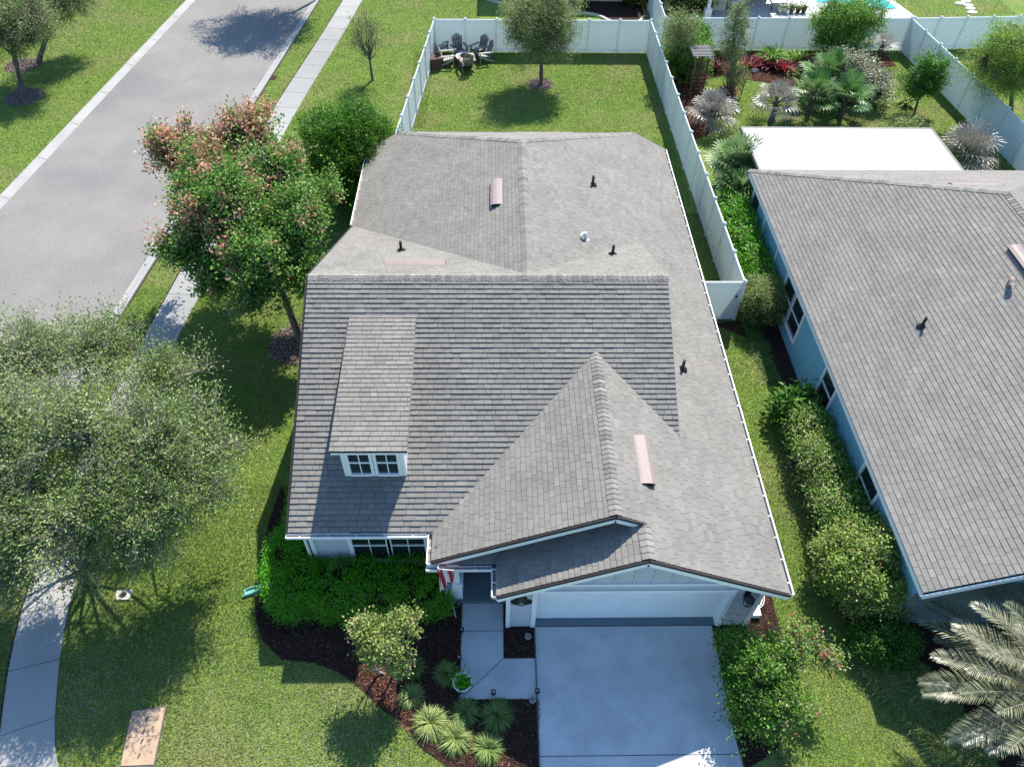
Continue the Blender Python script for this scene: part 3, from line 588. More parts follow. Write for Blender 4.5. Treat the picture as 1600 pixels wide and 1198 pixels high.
for RP, sg in ((RR, 1), (RL, -1)):
    P_ = np.array(dense(RP, 3.0)); d_ = np.gradient(P_, axis=0); d_ /= np.linalg.norm(d_, axis=1, keepdims=True); b = MB()
    for p_, q_ in zip(P_, d_):
        n_ = np.array([q_[1], -q_[0]])*sg; b.bar((*(p_+n_*.02), .016), (*(p_+n_*.12), .024), .02, .008); b.bar((*(p_+n_*.12), .024), (*(p_+n_*.38), .095), .02, .008)
    struct(b.build('kerb', M_joint))
# sidewalk
SWL = smooth([(-8.2, .6), (-10.1, 2.8), (-11.45, 4.9), (-12.05, 6.5), (-12.5, 8.2), (-12.75, 9.97), (-12.93, 13), (-12.72, 18.3), (-11.48, 34.0), (-9.87, 47.8), (-7.9, 68), (-5, 100)])
def resamp(path, st):
    P_ = np.array(path); L_ = np.r_[0, np.cumsum(np.linalg.norm(np.diff(P_, axis=0), axis=1))]; t_ = np.arange(0, L_[-1], st); return [tuple(q) for q in np.stack([np.interp(t_, L_, P_[:, 0]), np.interp(t_, L_, P_[:, 1])], 1)]
SWL = resamp(SWL, .8)
b = MB(); A, B_ = strip(SWL, 0, 1.2); pass
for i in range(len(A)-1):
    b.face([(*A[i], .03), (*B_[i], .03), (*B_[i+1], .03), (*A[i+1], .03)], 0, .5+.38*math.sin((i//2)*12.9898)); b.face([(*A[i], -.02), (*A[i], .03), (*A[i+1], .03), (*A[i+1], -.02)]); b.face([(*B_[i], .03), (*B_[i], -.02), (*B_[i+1], -.02), (*B_[i+1], .03)])
    if i % 2 == 0: a3, b3 = np.array(A[i]), np.array(B_[i]); b.bar((*(a3), .0315), (*(b3), .0315), .013, .006, 1)
struct(b.build('sidewalk', [M_side, M_joint]))
ribbon('sidewalk', SWL, (-.07, .005), (.006, .006), M_mulch)
ribbon('kerb', dense(RL), (-.44, -.52), (.008, .008), M_mulch); ribbon('kerb', dense(RR), (.39, .45), (.008, .008), M_mulch)
# driveway and walk
dv = [(1.02, 8.40), (1.0, 1.0), (7.0, 1.0), (6.15, 3.2), (5.80, 4.9), (5.74, 5.6), (5.72, 8.40)]
b = MB(); b.prism(dv, -.05, .025); b.bar((1.0, 5.22, .026), (5.75, 5.22, .026), .02, .006, 1, up=(0, 0, 1)); b.bar((1.02, 8.41, .026), (5.72, 8.41, .026), .03, .008, 1); struct(b.build('driveway', [M_conc2, M_joint]))
b = MB(); wk = [(-.92, 9.07), (.17, 9.07), (.17, 7.56), (.985, 7.56), (.985, 6.55), (-.92, 6.55)]; b.prism(wk, -.05, .028)
b.bar((.17, 7.56, .03), (-.92, 6.55, .03), .014, .005, 1); b.bar((-.92, 8.3, .03), (.17, 8.3, .03), .014, .005, 1); struct(b.build('walkway', [M_conc2, M_joint]))
b = MB(); b.bar((1.0, 2, .0), (1.0, 8.3, .0), .03, .1); b.build('driveway', M_joint)['kind'] = 'structure'
# mulch beds
bedpx = [(398, 930), (400, 965), (410, 1000), (440, 1030), (490, 1035), (530, 1050), (560, 1072), (600, 1110), (632, 1130), (655, 1165), (700, 1198), (740, 1225), (843, 1240), (843, 1092), (718, 1092), (720, 938), (690, 938), (690, 860), (500, 850), (480, 860), (440, 760), (425, 800), (405, 880)]
bed = GP(bedpx); b = MB(); b.prism(bed, -.02, .02); struct(b.build('mulch_bed', M_mulch))
bed2 = [(.19, 8.45), (.99, 8.45), (.99, 7.58), (.19, 7.58)]; bed2b = [(.19, 7.6), (.19, 9.6), (.26, 9.6), (.26, 7.6)]
b = MB(); b.prism(bed2, -.02, .02); b.prism([(.19, 8.4), (.19, 11), (.3, 11), (.3, 8.4)], -.02, .016); struct(b.build('mulch_bed', M_mulch))
bed3 = [(5.78, 8.45), (7.35, 10.2), (7.55, 9.4), (7.5, 7.6), (7.2, 6.3), (6.7, 5.3), (5.86, 4.9), (5.76, 6.0)]
b = MB(); b.prism([(5.77, 8.5), (6.7, 8.5), (6.7, 10.2)]+bed3[1:], -.02, .02); struct(b.build('mulch_bed', M_mulch))
bed4 = GP([(1112, 505), (1165, 500), (1125, 330), (1150, 300), (1200, 330), (1235, 540), (1290, 640), (1375, 790), (1450, 900), (1600, 900), (1640, 1198), (1500, 1198), (1425, 1120), (1340, 1030), (1305, 930), (1275, 830), (1230, 700), (1225, 600), (1195, 540)])
b = MB(); b.prism(bed4, -.02, .018); struct(b.build('mulch_bed', M_mulch))
bed5 = [(9.6, 33), (9.6, 42.8), (13, 42.8), (22.5, 43), (22.6, 41.2), (20, 40.4), (17.5, 39.2), (16.2, 38.6), (14, 39.3), (12.5, 39.9), (11.3, 39.3), (10.9, 37.5), (10.9, 34)]
b = MB(); b.prism(bed5, -.02, .016); struct(b.build('mulch_bed', M_mulch))
def ringbed(c, r, name='tree_ring', M=M_rmulch):
    n = 26; b = MB(); b.prism([(c[0]+(r+.05*math.sin(i*2.3))*math.cos(2*math.pi*i/n), c[1]+(r+.04*math.cos(i*1.7))*math.sin(2*math.pi*i/n)) for i in range(n)], -.02, .022, t=.4); struct(b.build('mulch_bed', M_mulch))
ringbed((-7.1, 19.0), 1.0); ringbed(G(38, 152), .8); ringbed((2.4, 38.7), .55); ringbed(G(35, 103), .8); ringbed(G(425, 122), .25)
def chips(name, polys, dens, M, lo=.0, label='', tbias=.5, zz=.022, big=.045):
    Vs = []; ts = []
    for poly in polys:
        P = np.array([p[:2] for p in poly]); x0, y0 = P.min(0); x1, y1 = P.max(0); n = int((x1-x0)*(y1-y0)*dens); x = rng.uniform(x0, x1, n); y = rng.uniform(y0, y1, n); k = inpoly(x, y, poly); x = x[k]; y = y[k]; n = len(x)
        p = np.stack([x, y, zz+rng.uniform(0, .02, n)], 1); d = rng.normal(size=(n, 3))*[1, 1, .25]; Vs.append(leafquads(p, d, rng.uniform(.4, 1.3, n)*big, rng.uniform(.3, .6, n)*big, .1)); ts.append(np.clip(rng.normal(tbias, .25, n), 0, 1))
    o = npmesh(name, np.concatenate(Vs), 4, np.concatenate(ts), M); tagp(o, label, 'mulch', kind='stuff'); return o
chips('mulch_chips', [bed, bed2, [(5.78, 8.45)]+bed3[1:]], 2600, M_chips, label='dark brown shredded mulch covering the planting beds')
circ = lambda c, r: [(c[0]+r*math.cos(t), c[1]+r*math.sin(t)) for t in np.linspace(0, 2*math.pi, 20)[:-1]]
redp = GP([(557, 1038), (590, 1034), (617, 1052), (618, 1085), (640, 1110), (655, 1120), (643, 1150), (600, 1105), (562, 1065)])  # sunlit part of the bed, sunlight painted as redder chips
chips('red_sunlit_chips', [redp, [(6.72, 8.6), (7.42, 9.0), (7.3, 10.1), (6.72, 10.1)], GP([(720, 1160), (760, 1160), (800, 1198), (740, 1198)]), bed5], 1100, M_rmulch, label='reddish bark chips painting sunlit mulch at the bed edge and round the tree trunks', big=.06)
chips('pale_bark_chips', [circ((-7.1, 19.0), 1.05), circ(G(38, 152), .95), circ((2.4, 38.7), .7), circ(G(35, 103), .9)], 1500, M_pchips, label='pale weathered bark chips round the feet of the trees', big=.07)
# lawn blades
def lawnblades():
    excl = [np.array(p) for p in ()]
    Vs = []; ts = []
    swpoly = list(map(tuple, strip(SWL, -.02, -.02)[0]))+list(map(tuple, strip(SWL, 1.24, 1.24)[0]))[::-1]
    rdpoly = list(map(tuple, strip(dense(RR), .48, .48)[0]))+[(-40, 110), (-40, -25), (-9.6, -25)]
    houseP = [(-4.9, 10), (6.7, 10), (6.7, 27.4), (-4.9, 27.4)]
    for (x0, x1, y0, y1, dens, L, W) in [(-15, .9, 3.8, 13, 1900, .065, .023), (-15.5, -4.9, 13, 22, 1300, .06, .022), (6.6, 10.5, 3.8, 13, 2300, .05, .019), (6.6, 10.5, 13, 27, 1200, .06, .022), (-12, .9, -4, 3.8, 500, .065, .03), (5.8, 24, -4, 3.8, 400, .065, .03), (10.5, 24, 3.8, 8.2, 500, .065, .03), (-16, -4.9, 22, 34, 800, .055, .026), (-4.6, 8.6, 27.6, 42.4, 750, .055, .026), (10, 24, 29.5, 43, 700, .055, .026), (-30, -19.3, 26, 52, 480, .06, .03), (-14, -3.5, 34, 52, 480, .06, .03), (-3.5, 9.5, 42.4, 51, 480, .06, .03), (23.6, 33, 30, 53, 300, .06, .03)]:
        n = int((x1-x0)*(y1-y0)*dens); x = rng.uniform(x0, x1, n); y = rng.uniform(y0, y1, n); k = np.ones(n, bool)
        for poly in [bed, bed2, [(5.77, 8.5), (6.7, 8.5), (6.7, 10.2)]+bed3[1:], dv, wk, swpoly, houseP, bed4, [(.9, 8.5), (.2, 10), (6.7, 10), (6.7, 8.4), (5.7, 8.4)]] + ([rdpoly] if x0 > -20 else []) + ([bed5] if x0 > 9 and y0 > 28 else []) + ([[(-1, 46), (9.5, 46), (9.5, 52), (-1, 52)]] if y0 > 42 else []): k &= ~inpoly(x, y, poly)
        if x0 < -20: k &= x < np.interp(y, [0, 27.9, 50], [-24.2, -21.1, -18.85])-.52
        x = x[k]; y = y[k]; n = len(x)
        pt = np.array([noise.noise(Vector((a*.55, b_*.55, 1.3)))+.6*noise.noise(Vector((a*2.3, b_*2.3, 5))) for a, b_ in zip(x[:1], y[:1])])
        lowf = .5*(np.sin(x*.9+1.3*np.sin(y*.6))+np.cos(y*1.1+1.7*np.sin(x*.45+2)))+.5*np.sin(x*3.1+2*np.sin(y*2.7))*np.cos(y*2.9+x)
        p = np.stack([x, y, np.zeros(n)], 1); d = rng.normal(size=(n, 3))*[1, 1, .0]+[0, 0, 1.1]; dd = nrm(d); s = nrm(np.cross(dd, rng.normal(size=(n, 3)))); h = rng.uniform(.5, 1.2, (n, 1))*L; ww = rng.uniform(.6, 1.2, (n, 1))*W
        # p clusters
        Vs.append(np.stack([p-s*ww*.5, p+s*ww*.5, p+dd*h+s*ww*.12], 1).reshape(-1, 3)); dry = np.clip((14-y)/9, 0, 1)*np.where(x < 1, .30, .14)
        ts.append(np.clip(.40+.12*lowf+dry+rng.normal(0, .19, n), 0, 1))
    o = npmesh('lawn_grass', np.concatenate(Vs), 3, np.concatenate(ts), M_grass); tagp(o, 'short mown green and straw coloured lawn grass', 'grass', kind='stuff')
lawnblades()
# ================================================================ fences
def fence(pts, label, n_per=1.72, h=1.83, group=None, gate=None):
    root = thing_at_origin('vinyl_fence', label, 'fence', group)
    for si, (a, c) in enumerate(zip(pts, pts[1:])):
        a = np.array([*a, 0.]); c = np.array([*c, 0.]); L = np.linalg.norm(c-a); n = max(1, round(L/n_per)); d = (c-a)/L; z = np.array([0, 0, 1.]); nn = np.array([-d[1], d[0], 0])
        for i in range(n):
            p = a+(c-a)*i/n; q = a+(c-a)*(i+1)/n; m_ = MB(); p2 = p+d*.06; q2 = q-d*.06
            m_.bar(p2+z*(h-.07), q2+z*(h-.07), .05, .13); m_.bar(p2+z*.12, q2+z*.12, .05, .15)
            k = int(np.linalg.norm(q2-p2)/.15)
            for j in range(k):
                s0 = p2+(q2-p2)*(j/k)+d*.003; s1 = p2+(q2-p2)*((j+1)/k)-d*.003; m_.bar(s0+z*h/2+z*.02, s1+z*h/2+z*.02, .022, h-.32)
            m_.build('fence_panel', M_vinyl, root)
            if i > 0 or si == 0 or True: pm = MB(); pm.box(p+z*(h+.02)/2, (.115, .115, h+.02), rz=math.atan2(d[1], d[0])); pm.lathe(p+z*(h+.02), [(.10, 0), (.10, .03), (.05, .07), (.0, .085)], 4); pm.build('fence_post', M_vinyl, root)
    p = np.array([*pts[-1], 0.]); pm = MB(); pm.box(p+[0, 0, (h+.02)/2], (.115, .115, h+.02)); pm.lathe(p+[0, 0, h+.02], [(.10, 0), (.10, .03), (.05, .07), (.0, .085)], 4); pm.build('fence_post', M_vinyl, root)
    rebase(root, (*pts[0], 0)); return root
f1 = fence([(-4.62, 28.3), (-3.42, 42.47), (8.62, 42.55), (8.86, 20.3), (6.98, 20.3)], 'white vinyl privacy fence around three sides of the back yard with the single tree')
gl = MB(); gl.box((8.68, 20.22, 1.2), (.05, .05, .10)); g_ = gl.build('gate_latch', M_dark, f1); g_.location = Vector((-(-4.62), -28.3, 0))
fence([(9.58, 50.5), (9.5, 42.93), (23.54, 43.2), (24.42, 31.2), (24.9, 24.0)], 'white vinyl fence around the planted garden behind the blue stucco house')
fence([(23.7, 43.2), (31.5, 43.7)], 'white vinyl fence running off the right edge above the feathery tree')
# ================================================================ far houses at the top edge
fh = thing_at_origin('house', 'beige house wall at the top edge behind the stone edged bed', 'house'); b = MB(); b.face([(.0, 49.9, 0), (9.2, 49.9, 0), (9.2, 49.9, 2.6), (.0, 49.9, 2.6)]); b.face([(0, 60, 0), (0, 49.9, 0), (0, 49.9, 2.6), (0, 60, 2.6)]); b.face([(9.2, 49.9, 0), (9.2, 60, 0), (9.2, 60, 2.6), (9.2, 49.9, 2.6)]); b.build('wall', M_beige, fh)
b = MB(); z0, z1 = 2.6, 5.0
for q in ([(-.4, 49.5, z0), (9.6, 49.5, z0), (7, 54, z1), (2.2, 54, z1)], [(9.6, 49.5, z0), (9.6, 60, z0), (7, 60, z1), (7, 54, z1)], [(-.4, 60, z0), (-.4, 49.5, z0), (2.2, 54, z1), (2.2, 60, z1)], [(2.2, 54, z1), (7, 54, z1), (7, 60, z1), (2.2, 60, z1)]): b.face(q, 0, .5)
b.build('roof', M_sh, fh); window(fh, 1.0, 2.0, .9, 2.1, 49.9); rebase(fh, (4.6, 49.9, 0))
fh = thing_at_origin('house', 'beige house with dark screened porch openings beside the swimming pool', 'house'); b = MB()
for x0, x1 in ((10.5, 11.1), (11.6, 12.9), (13.6, 14.4)): b.face([(x0, 48.6, 0), (x1, 48.6, 0), (x1, 48.6, 2.6), (x0, 48.6, 2.6)])
b.face([(14.4, 50.6, 0), (17.6, 50.6, 0), (17.6, 50.6, 2.6), (14.4, 50.6, 2.6)]); b.face([(10.5, 60, 0), (10.5, 48.6, 0), (10.5, 48.6, 2.6), (10.5, 60, 2.6)]); b.build('wall', M_beige, fh)
b = MB()
for x0, x1 in ((11.1, 11.6), (12.9, 13.6)): b.face([(x0, 48.7, 0), (x1, 48.7, 0), (x1, 48.7, 2.6), (x0, 48.7, 2.6)])
b.build('porch_screen', M_screen, fh); b = MB(); b.box((14.0, 54, 2.75), (8, 11, .15), 0); b.build('roof', M_sh, fh)
b = MB(); b.box((13.05, 47.55, 1.35), (.2, .2, 2.6)); b.box((13.05, 47.55, .3), (.42, .42, .55)); b.build('porch_column', M_white, fh); rebase(fh, (12, 48.6, 0))
b = MB(); b.prism([(13.4, 45.2)]+GP([(1432, 28), (1392, -2)])+[(27.2, 62), (13.4, 62)], -.02, .02); struct(b.build('patio', M_flatroof))
b = MB(); b.prism(GP([(1290, -30), (1375, -6), (1400, 14), (1385, 15), (1340, 9), (1275, 4)]), -.02, .045); struct(b.build('pool_water', M_pool))
b = MB(); pth = smooth([(-1.5, 50.5), (.0, 49.6), (2, 48.2), (4.2, 48.0), (6.0, 47.8), (6.9, 46.9), (7.6, 46.2), (8.6, 46.6), (9.2, 47.6)], 8); b.prism(pth+[(9.2, 49.9), (-1.5, 51.5)], -.02, .018); struct(b.build('mulch_bed', M_mulch))
eg = MB()
for i, (p, q) in enumerate(zip(pth, pth[1:])): eg.box(((p[0]+q[0])/2, (p[1]+q[1])/2, .05), (np.hypot(q[0]-p[0], q[1]-p[1])*.94, .16, .12), 0, math.atan2(q[1]-p[1], q[0]-p[0]))
o = eg.build('bed_edging', M_paleston); tagp(o, 'curving line of pale edging stones around the far dark mulch bed', 'edging')
for i, (u, v) in enumerate([(1509, 3), (1513, 9), (1516, 14), (1519, 20), (1500, 6)]):
    p = G(u, v); b = MB(); n = 9; b.prism([(p[0]+(.34+.05*math.sin(j*3))*math.cos(2*math.pi*j/n), p[1]+.24*math.sin(2*math.pi*j/n)) for j in range(n)], -.01, .04)
    o = b.build('stepping_stone', M_paleston); tagp(o, 'pale stepping stone in the far lawn, number by its row'.split(',')[0]+', '+['farthest of the line', 'second from the top edge', 'third from the top edge', 'nearest to the fence', 'set left of the line'][i], 'stepping stone', 'stepping stones on the far lawn')
def pot(name, p, r, h, M, label, plant=None, lm=None, n=60, group=None, cat='planter'):
    t = thing_at_origin(name, label, cat, group); b = MB(); b.lathe(p, [(.0, .02), (r*.62, 0), (r*.9, h*.45), (r, h*.9), (r*1.05, h), (r*.93, h), (r*.86, h*.86), (0, h*.84)], 20); b.build('pot', M, t, True)
    if plant:
        P = np.array(p)+[0, 0, h*.85]+rng.normal(size=(n, 3))*[r*.35, r*.35, .02]; D = rng.normal(size=(n, 3))*[1, 1, .4]+[0, 0, .8]; V, ti = spray_leaves(P, D, 7, plant, .10, .06, rng.uniform(.2, .6, n)); npmesh('foliage', V, 4, ti, lm, t)
    rebase(t, p); return t
# ================================================================ leaf materials
L_oak = tmat('leaf_grey_green', [(0, (.06, .11, .02)), (.5, (.175, .27, .06)), (.8, (.29, .34, .14)), (1, (.46, .47, .30))], .55, .25, .25)
L_maple = tmat('leaf_maple', [(0, (.04, .11, .02)), (.45, (.17, .34, .055)), (.70, (.33, .43, .16)), (.74, (.48, .23, .15)), (.9, (.62, .28, .19)), (1, (.60, .44, .33))], .55, .22, .3)
L_yard = tmat('leaf_yard_tree', [(0, (.06, .11, .02)), (.5, (.18, .265, .055)), (1, (.44, .47, .23))], .55, .22, .3)
L_gg = tmat('leaf_garden_grey', [(0, (.10, .15, .05)), (.5, (.25, .29, .14)), (.8, (.45, .42, .33)), (1, (.55, .45, .42))], .42, .45, .25)
L_var = tmat('leaf_variegated', [(0, (.04, .14, .015)), (.4, (.10, .27, .03)), (.7, (.27, .38, .08)), (1, (.56, .55, .30))], .55, .22, .3)
L_bright = tmat('leaf_bright', [(0, (.04, .13, .012)), (.5, (.10, .28, .025)), (1, (.27, .44, .07))], .5, .28, .35)
L_hedge = tmat('leaf_hedge', [(0, (.06, .22, .006)), (.5, (.12, .44, .008)), (.85, (.11, .26, .03)), (1, (.28, .34, .12))], .5, .28, .3)
L_dark = tmat('leaf_dark', [(0, (.015, .065, .008)), (.5, (.045, .16, .015)), (1, (.10, .22, .03))], .5, .28, .3)
L_yel = tmat('leaf_yellow_green', [(0, (.10, .20, .025)), (.5, (.24, .37, .065)), (.93, (.46, .50, .20)), (1, (.42, .26, .15))], .55, .22, .35)
L_myr = tmat('leaf_myrtle', [(0, (.12, .20, .035)), (.5, (.24, .33, .075)), (.85, (.43, .46, .19)), (1, (.40, .26, .16))], .55, .22, .3)
L_bush = tmat('leaf_mixed', [(0, (.06, .19, .02)), (.4, (.15, .31, .04)), (.7, (.27, .34, .09)), (.86, (.40, .36, .24)), (.93, (.42, .32, .30)), (1, (.50, .12, .09))], .55, .22, .3)
L_spike = tmat('strap_leaf', [(0, (.05, .13, .02)), (.5, (.13, .22, .045)), (1, (.38, .40, .18))], .5, .28, .25)
L_spikey = tmat('strap_leaf_pale', [(0, (.11, .20, .03)), (.5, (.25, .33, .09)), (1, (.52, .50, .24))], .5, .28, .25)
L_palm = tmat('date_palm_leaf', [(0, (.09, .12, .05)), (.5, (.205, .22, .125)), (1, (.48, .46, .34))], .35, .5, .15)
L_fan = tmat('fan_palm_leaf', [(0, (.03, .10, .02)), (.5, (.09, .22, .045)), (1, (.34, .44, .20))], .35, .5, .25)
L_silver = tmat('silver_palm_leaf', [(0, (.18, .18, .12)), (.5, (.34, .31, .26)), (1, (.60, .55, .48))], .4, .45, .15)
L_red = tmat('cordyline_leaf', [(0, (.05, .012, .02)), (.5, (.16, .02, .04)), (1, (.45, .05, .08))], .5, .28, .3)
L_feather = tmat('leaf_feathery', [(0, (.13, .26, .02)), (.5, (.27, .43, .05)), (1, (.48, .58, .16))], .5, .35, .4)
L_bottle = tmat('leaf_narrow', [(0, (.015, .07, .005)), (.5, (.06, .19, .01)), (1, (.19, .38, .035))], .5, .28, .3)
# ================================================================ trees
make_tree('tree', 'large grey green street tree with bare pale twigs over the curving sidewalk at left', 'tree', (-11.6, 12.6), (-10.3, 12.2, 3.7), (3.75, 3.7, 1.9), 4600, 27, .66, .088, .038, L_oak, M_lbark, tr=.13, seed=2.1, hubs=34, gap=-.11, bare=.22, lump=.55, pw=1.9, gscale=.8, spread=.24, low=.72, tj=.11,
          clumps=[(G(u, v, z), r) for u, v, z, r in [(40, 565, 3.8, 1.5), (150, 550, 3.7, 1.35), (255, 600, 3.5, 1.25), (20, 680, 4.4, 1.5), (130, 665, 4.8, 1.5), (235, 685, 4.5, 1.4), (325, 690, 3.7, .95), (315, 760, 3.4, .85), (245, 780, 3.8, 1.25), (140, 785, 4.0, 1.4), (40, 800, 3.5, 1.3), (10, 880, 2.6, .95), (120, 855, 3.0, .85), (215, 850, 2.9, .8), (-60, 650, 4., 1.5), (-60, 780, 3.6, 1.4)]],
          tintf=lambda P, c, R: np.clip(rng.normal(.60, .14, len(P))+.14*np.array([nz(p, 1.1, 4) for p in P]), 0, 1))
def mtint(P, c, R):
    q = (P-c)/R; s = .50*q[:, 2]-.38*q[:, 0]+.34*q[:, 1]+.9*np.array([nz(p, 1.3, 7) for p in P])+rng.normal(0, .22, len(P)); t = np.clip(rng.normal(.40, .16, len(P)), 0, .66); s += rng.normal(0, .38, len(P)); t[s > .55] = rng.uniform(.70, .98, (s > .55).sum()); return t
make_tree('maple_tree', 'maple with red tipped new growth leaning over the sidewalk beside the roof', 'tree', (-7.0, 19.1), (-8.15, 20.8, 4.3), (2.85, 3.0, 3.1), 2600, 38, .44, .115, .085, L_maple, M_bark, tr=.12, seed=5.3, hubs=14, gap=-.20, lump=.34, tintf=mtint, lean=(-.35, .5, 1.8), tj=.085, pw=2.1,
          clumps=[(G(u, v, z), r) for u, v, z, r in [(372, 325, 4.5, 1.9), (330, 240, 5.0, .95), (315, 310, 4.6, 1.0), (278, 232, 5.0, 1.05), (330, 275, 5.0, 1.0), (392, 210, 5.2, 1.1), (440, 265, 4.8, 1.1), (355, 330, 4.8, 1.25), (455, 345, 4.4, 1.3), (290, 385, 3.9, .95), (400, 400, 4.2, 1.2), (345, 430, 3.3, .85), (400, 470, 2.9, .7), (470, 425, 3.3, .9), (495, 300, 4.2, .7)]])
make_tree('tree', 'rounded green shade tree standing alone inside the fenced back lawn', 'tree', (2.4, 38.7), (2.35, 38.8, 3.1), (2.1, 1.9, 1.75), 1500, 24, .5, .09, .045, L_yard, M_bark, tr=.11, seed=1.4, hubs=16, gap=-.2, lump=.36, low=.36, tintf=lambda P, c, R: np.clip(rng.normal(.62, .2, len(P)), 0, 1))
make_tree('tree', 'thin nearly leafless young tree on the lawn left of the back yard fence', 'tree', (-6.62, 39.0), (-6.75, 39.2, 2.3), (1.25, 1.1, 1.15), 330, 7, .4, .06, .03, L_yard, M_bark, tr=.065, seed=3.3, hubs=22, gap=-.5, low=.4, twf=1)
make_tree('tree', 'leaning silvery green tree in a mulch ring at the top left corner', 'tree', (-24.3, 37.0), tuple(G(8, 30, 3.2)), (2.9, 2.3, 1.6), 2000, 24, .55, .09, .04, L_oak, M_bark, tr=.15, seed=8.3, hubs=12, gap=-.25, tintf=lambda P, c, R: np.clip(rng.normal(.62, .2, len(P)), 0, 1))
make_tree('tree', 'second silvery tree on the far side of the road, cut by the top frame', 'tree', (-25.1, 40.7), tuple(G(95, -8, 3.0)), (1.9, 1.8, 1.3), 800, 22, .55, .09, .04, L_oak, M_bark, tr=.13, seed=9.6, hubs=9, tintf=lambda P, c, R: np.clip(rng.normal(.66, .2, len(P)), 0, 1))
make_tree('tree', 'street tree just above the top edge casting its shadow across the road', 'tree', (-11.0, 50.2), (-12.7, 48.7, 4.5), (3.7, 3.4, 2.3), 1500, 22, .5, .11, .06, L_yard, M_bark, tr=.13, seed=6.6, hubs=10)
make_tree('tree', 'dense round green tree against the garden back fence below the pool', 'tree', tuple(G(1322, 88)[:2]), G(1322, 42, 2.1), (2.15, 1.7, 1.75), 1100, 26, .42, .10, .055, L_bright, M_bark, tr=.09, seed=4.1, hubs=10, tintf=lambda P, c, R: np.clip(rng.normal(.62, .2, len(P)), 0, 1), stems=2)
make_tree('tree', 'slim upright tree with loose leaves left of the arbor by the fence corner', 'tree', tuple(G(1062, 92)[:2]), G(1062, 50, 2.6), (.95, .9, 1.2), 260, 18, .4, .09, .05, L_yard, M_bark, tr=.05, seed=4.7, hubs=8, stems=3, tintf=lambda P, c, R: np.clip(rng.normal(.7, .2, len(P)), 0, 1))
make_tree('tree', 'slender pair stemmed tree in front of the garden back fence, left of the ferny clump', 'tree', tuple(G(1145, 118)[:2]), G(1148, 52, 2.8), (.85, .8, 1.7), 330, 18, .38, .085, .045, L_yard, M_bark, tr=.05, seed=2.7, hubs=9, stems=2, tintf=lambda P, c, R: np.clip(rng.normal(.55, .2, len(P)), 0, 1))
make_tree('crepe_myrtle', 'small reddish leaved crepe myrtle in a stone ring on the garden lawn', 'tree', tuple(G(1152, 152)[:2]), G(1150, 112, 1.5), (.85, .8, .8), 230, 13, .32, .06, .035, L_myr, M_bark, tr=.035, seed=6.1, hubs=10, stems=4, tintf=lambda P, c, R: np.clip(rng.normal(.6, .3, len(P)), 0, 1))
make_tree('citrus_tree', 'small glossy green citrus tree near the right garden fence', 'tree', tuple(G(1428, 180)[:2]), G(1445, 120, 1.9), (1.05, .9, 1.15), 520, 20, .32, .10, .055, L_bright, M_bark, tr=.055, seed=7.7, hubs=9, gap=-.2, tintf=lambda P, c, R: np.clip(rng.normal(.35, .2, len(P)), 0, 1))
make_tree('tree', 'feathery bright green tree behind the right fence at the frame edge', 'tree', tuple(G(1580, 188)[:2]), G(1582, 96, 3.2), (2.1, 2.0, 2.0), 1300, 30, .5, .10, .03, L_feather, M_bark, tr=.11, seed=11.2, hubs=10, gap=-.25, lump=.34)
make_tree('crepe_myrtle', 'young yellow green multi stem crepe myrtle in the front mulch bed', 'tree', (-2.65, 7.12), tuple(G(596, 1003, 2.0)), (.7, .56, .6), 440, 17, .24, .078, .052, L_myr, M_lbark, tr=.032, seed=3.9, hubs=7, stems=3, gap=-.3, low=.5, tj=.2, clumps=[(G(u, v, z), r) for u, v, z, r in [(572, 985, 2.0, .36), (627, 978, 2.0, .38), (600, 1008, 2.0, .44), (585, 1028, 1.5, .30), (622, 1035, 1.4, .30)]])
make_tree('shrub', 'tall loose multicoloured shrub between the driveway and the side lawn', 'shrub', (6.75, 6.9), (6.8, 6.75, 1.15), (1.1, 1.4, 1.05), 1150, 20, .30, .075, .048, L_bush, M_bark, tr=.035, seed=5.9, hubs=12, stems=4, gap=-.3, lump=.4, pw=2.2, clumps=[(G(u, v, z), r) for u, v, z, r in [(1150, 1010, 1.3, .42), (1195, 1040, 1.6, .7), (1180, 1110, .9, .62), (1240, 1005, 1.7, .52), (1285, 1022, 1.5, .32), (1225, 1095, 1.2, .58), (1162, 1070, .9, .48)]],
          tintf=lambda P, c, R: np.clip(rng.normal(.42, .2, len(P))+.22*((P-c)/R)[:, 0]+.08*((P-c)/R)[:, 2], 0, 1))  # paler to the right and top, the lit side put into the tint
make_tree('shrub', 'big dark green bottlebrush shrub beside the left side of the roof', 'shrub', (-6.1, 28.0), (-6.1, 28.2, 2.0), (2.0, 2.2, 2.15), 2300, 30, .62, .15, .034, L_bottle, M_bark, tr=.08, seed=1.9, hubs=12, stems=4, gap=-.5, lump=.2, pw=4., droop=-.35, spread=.2)
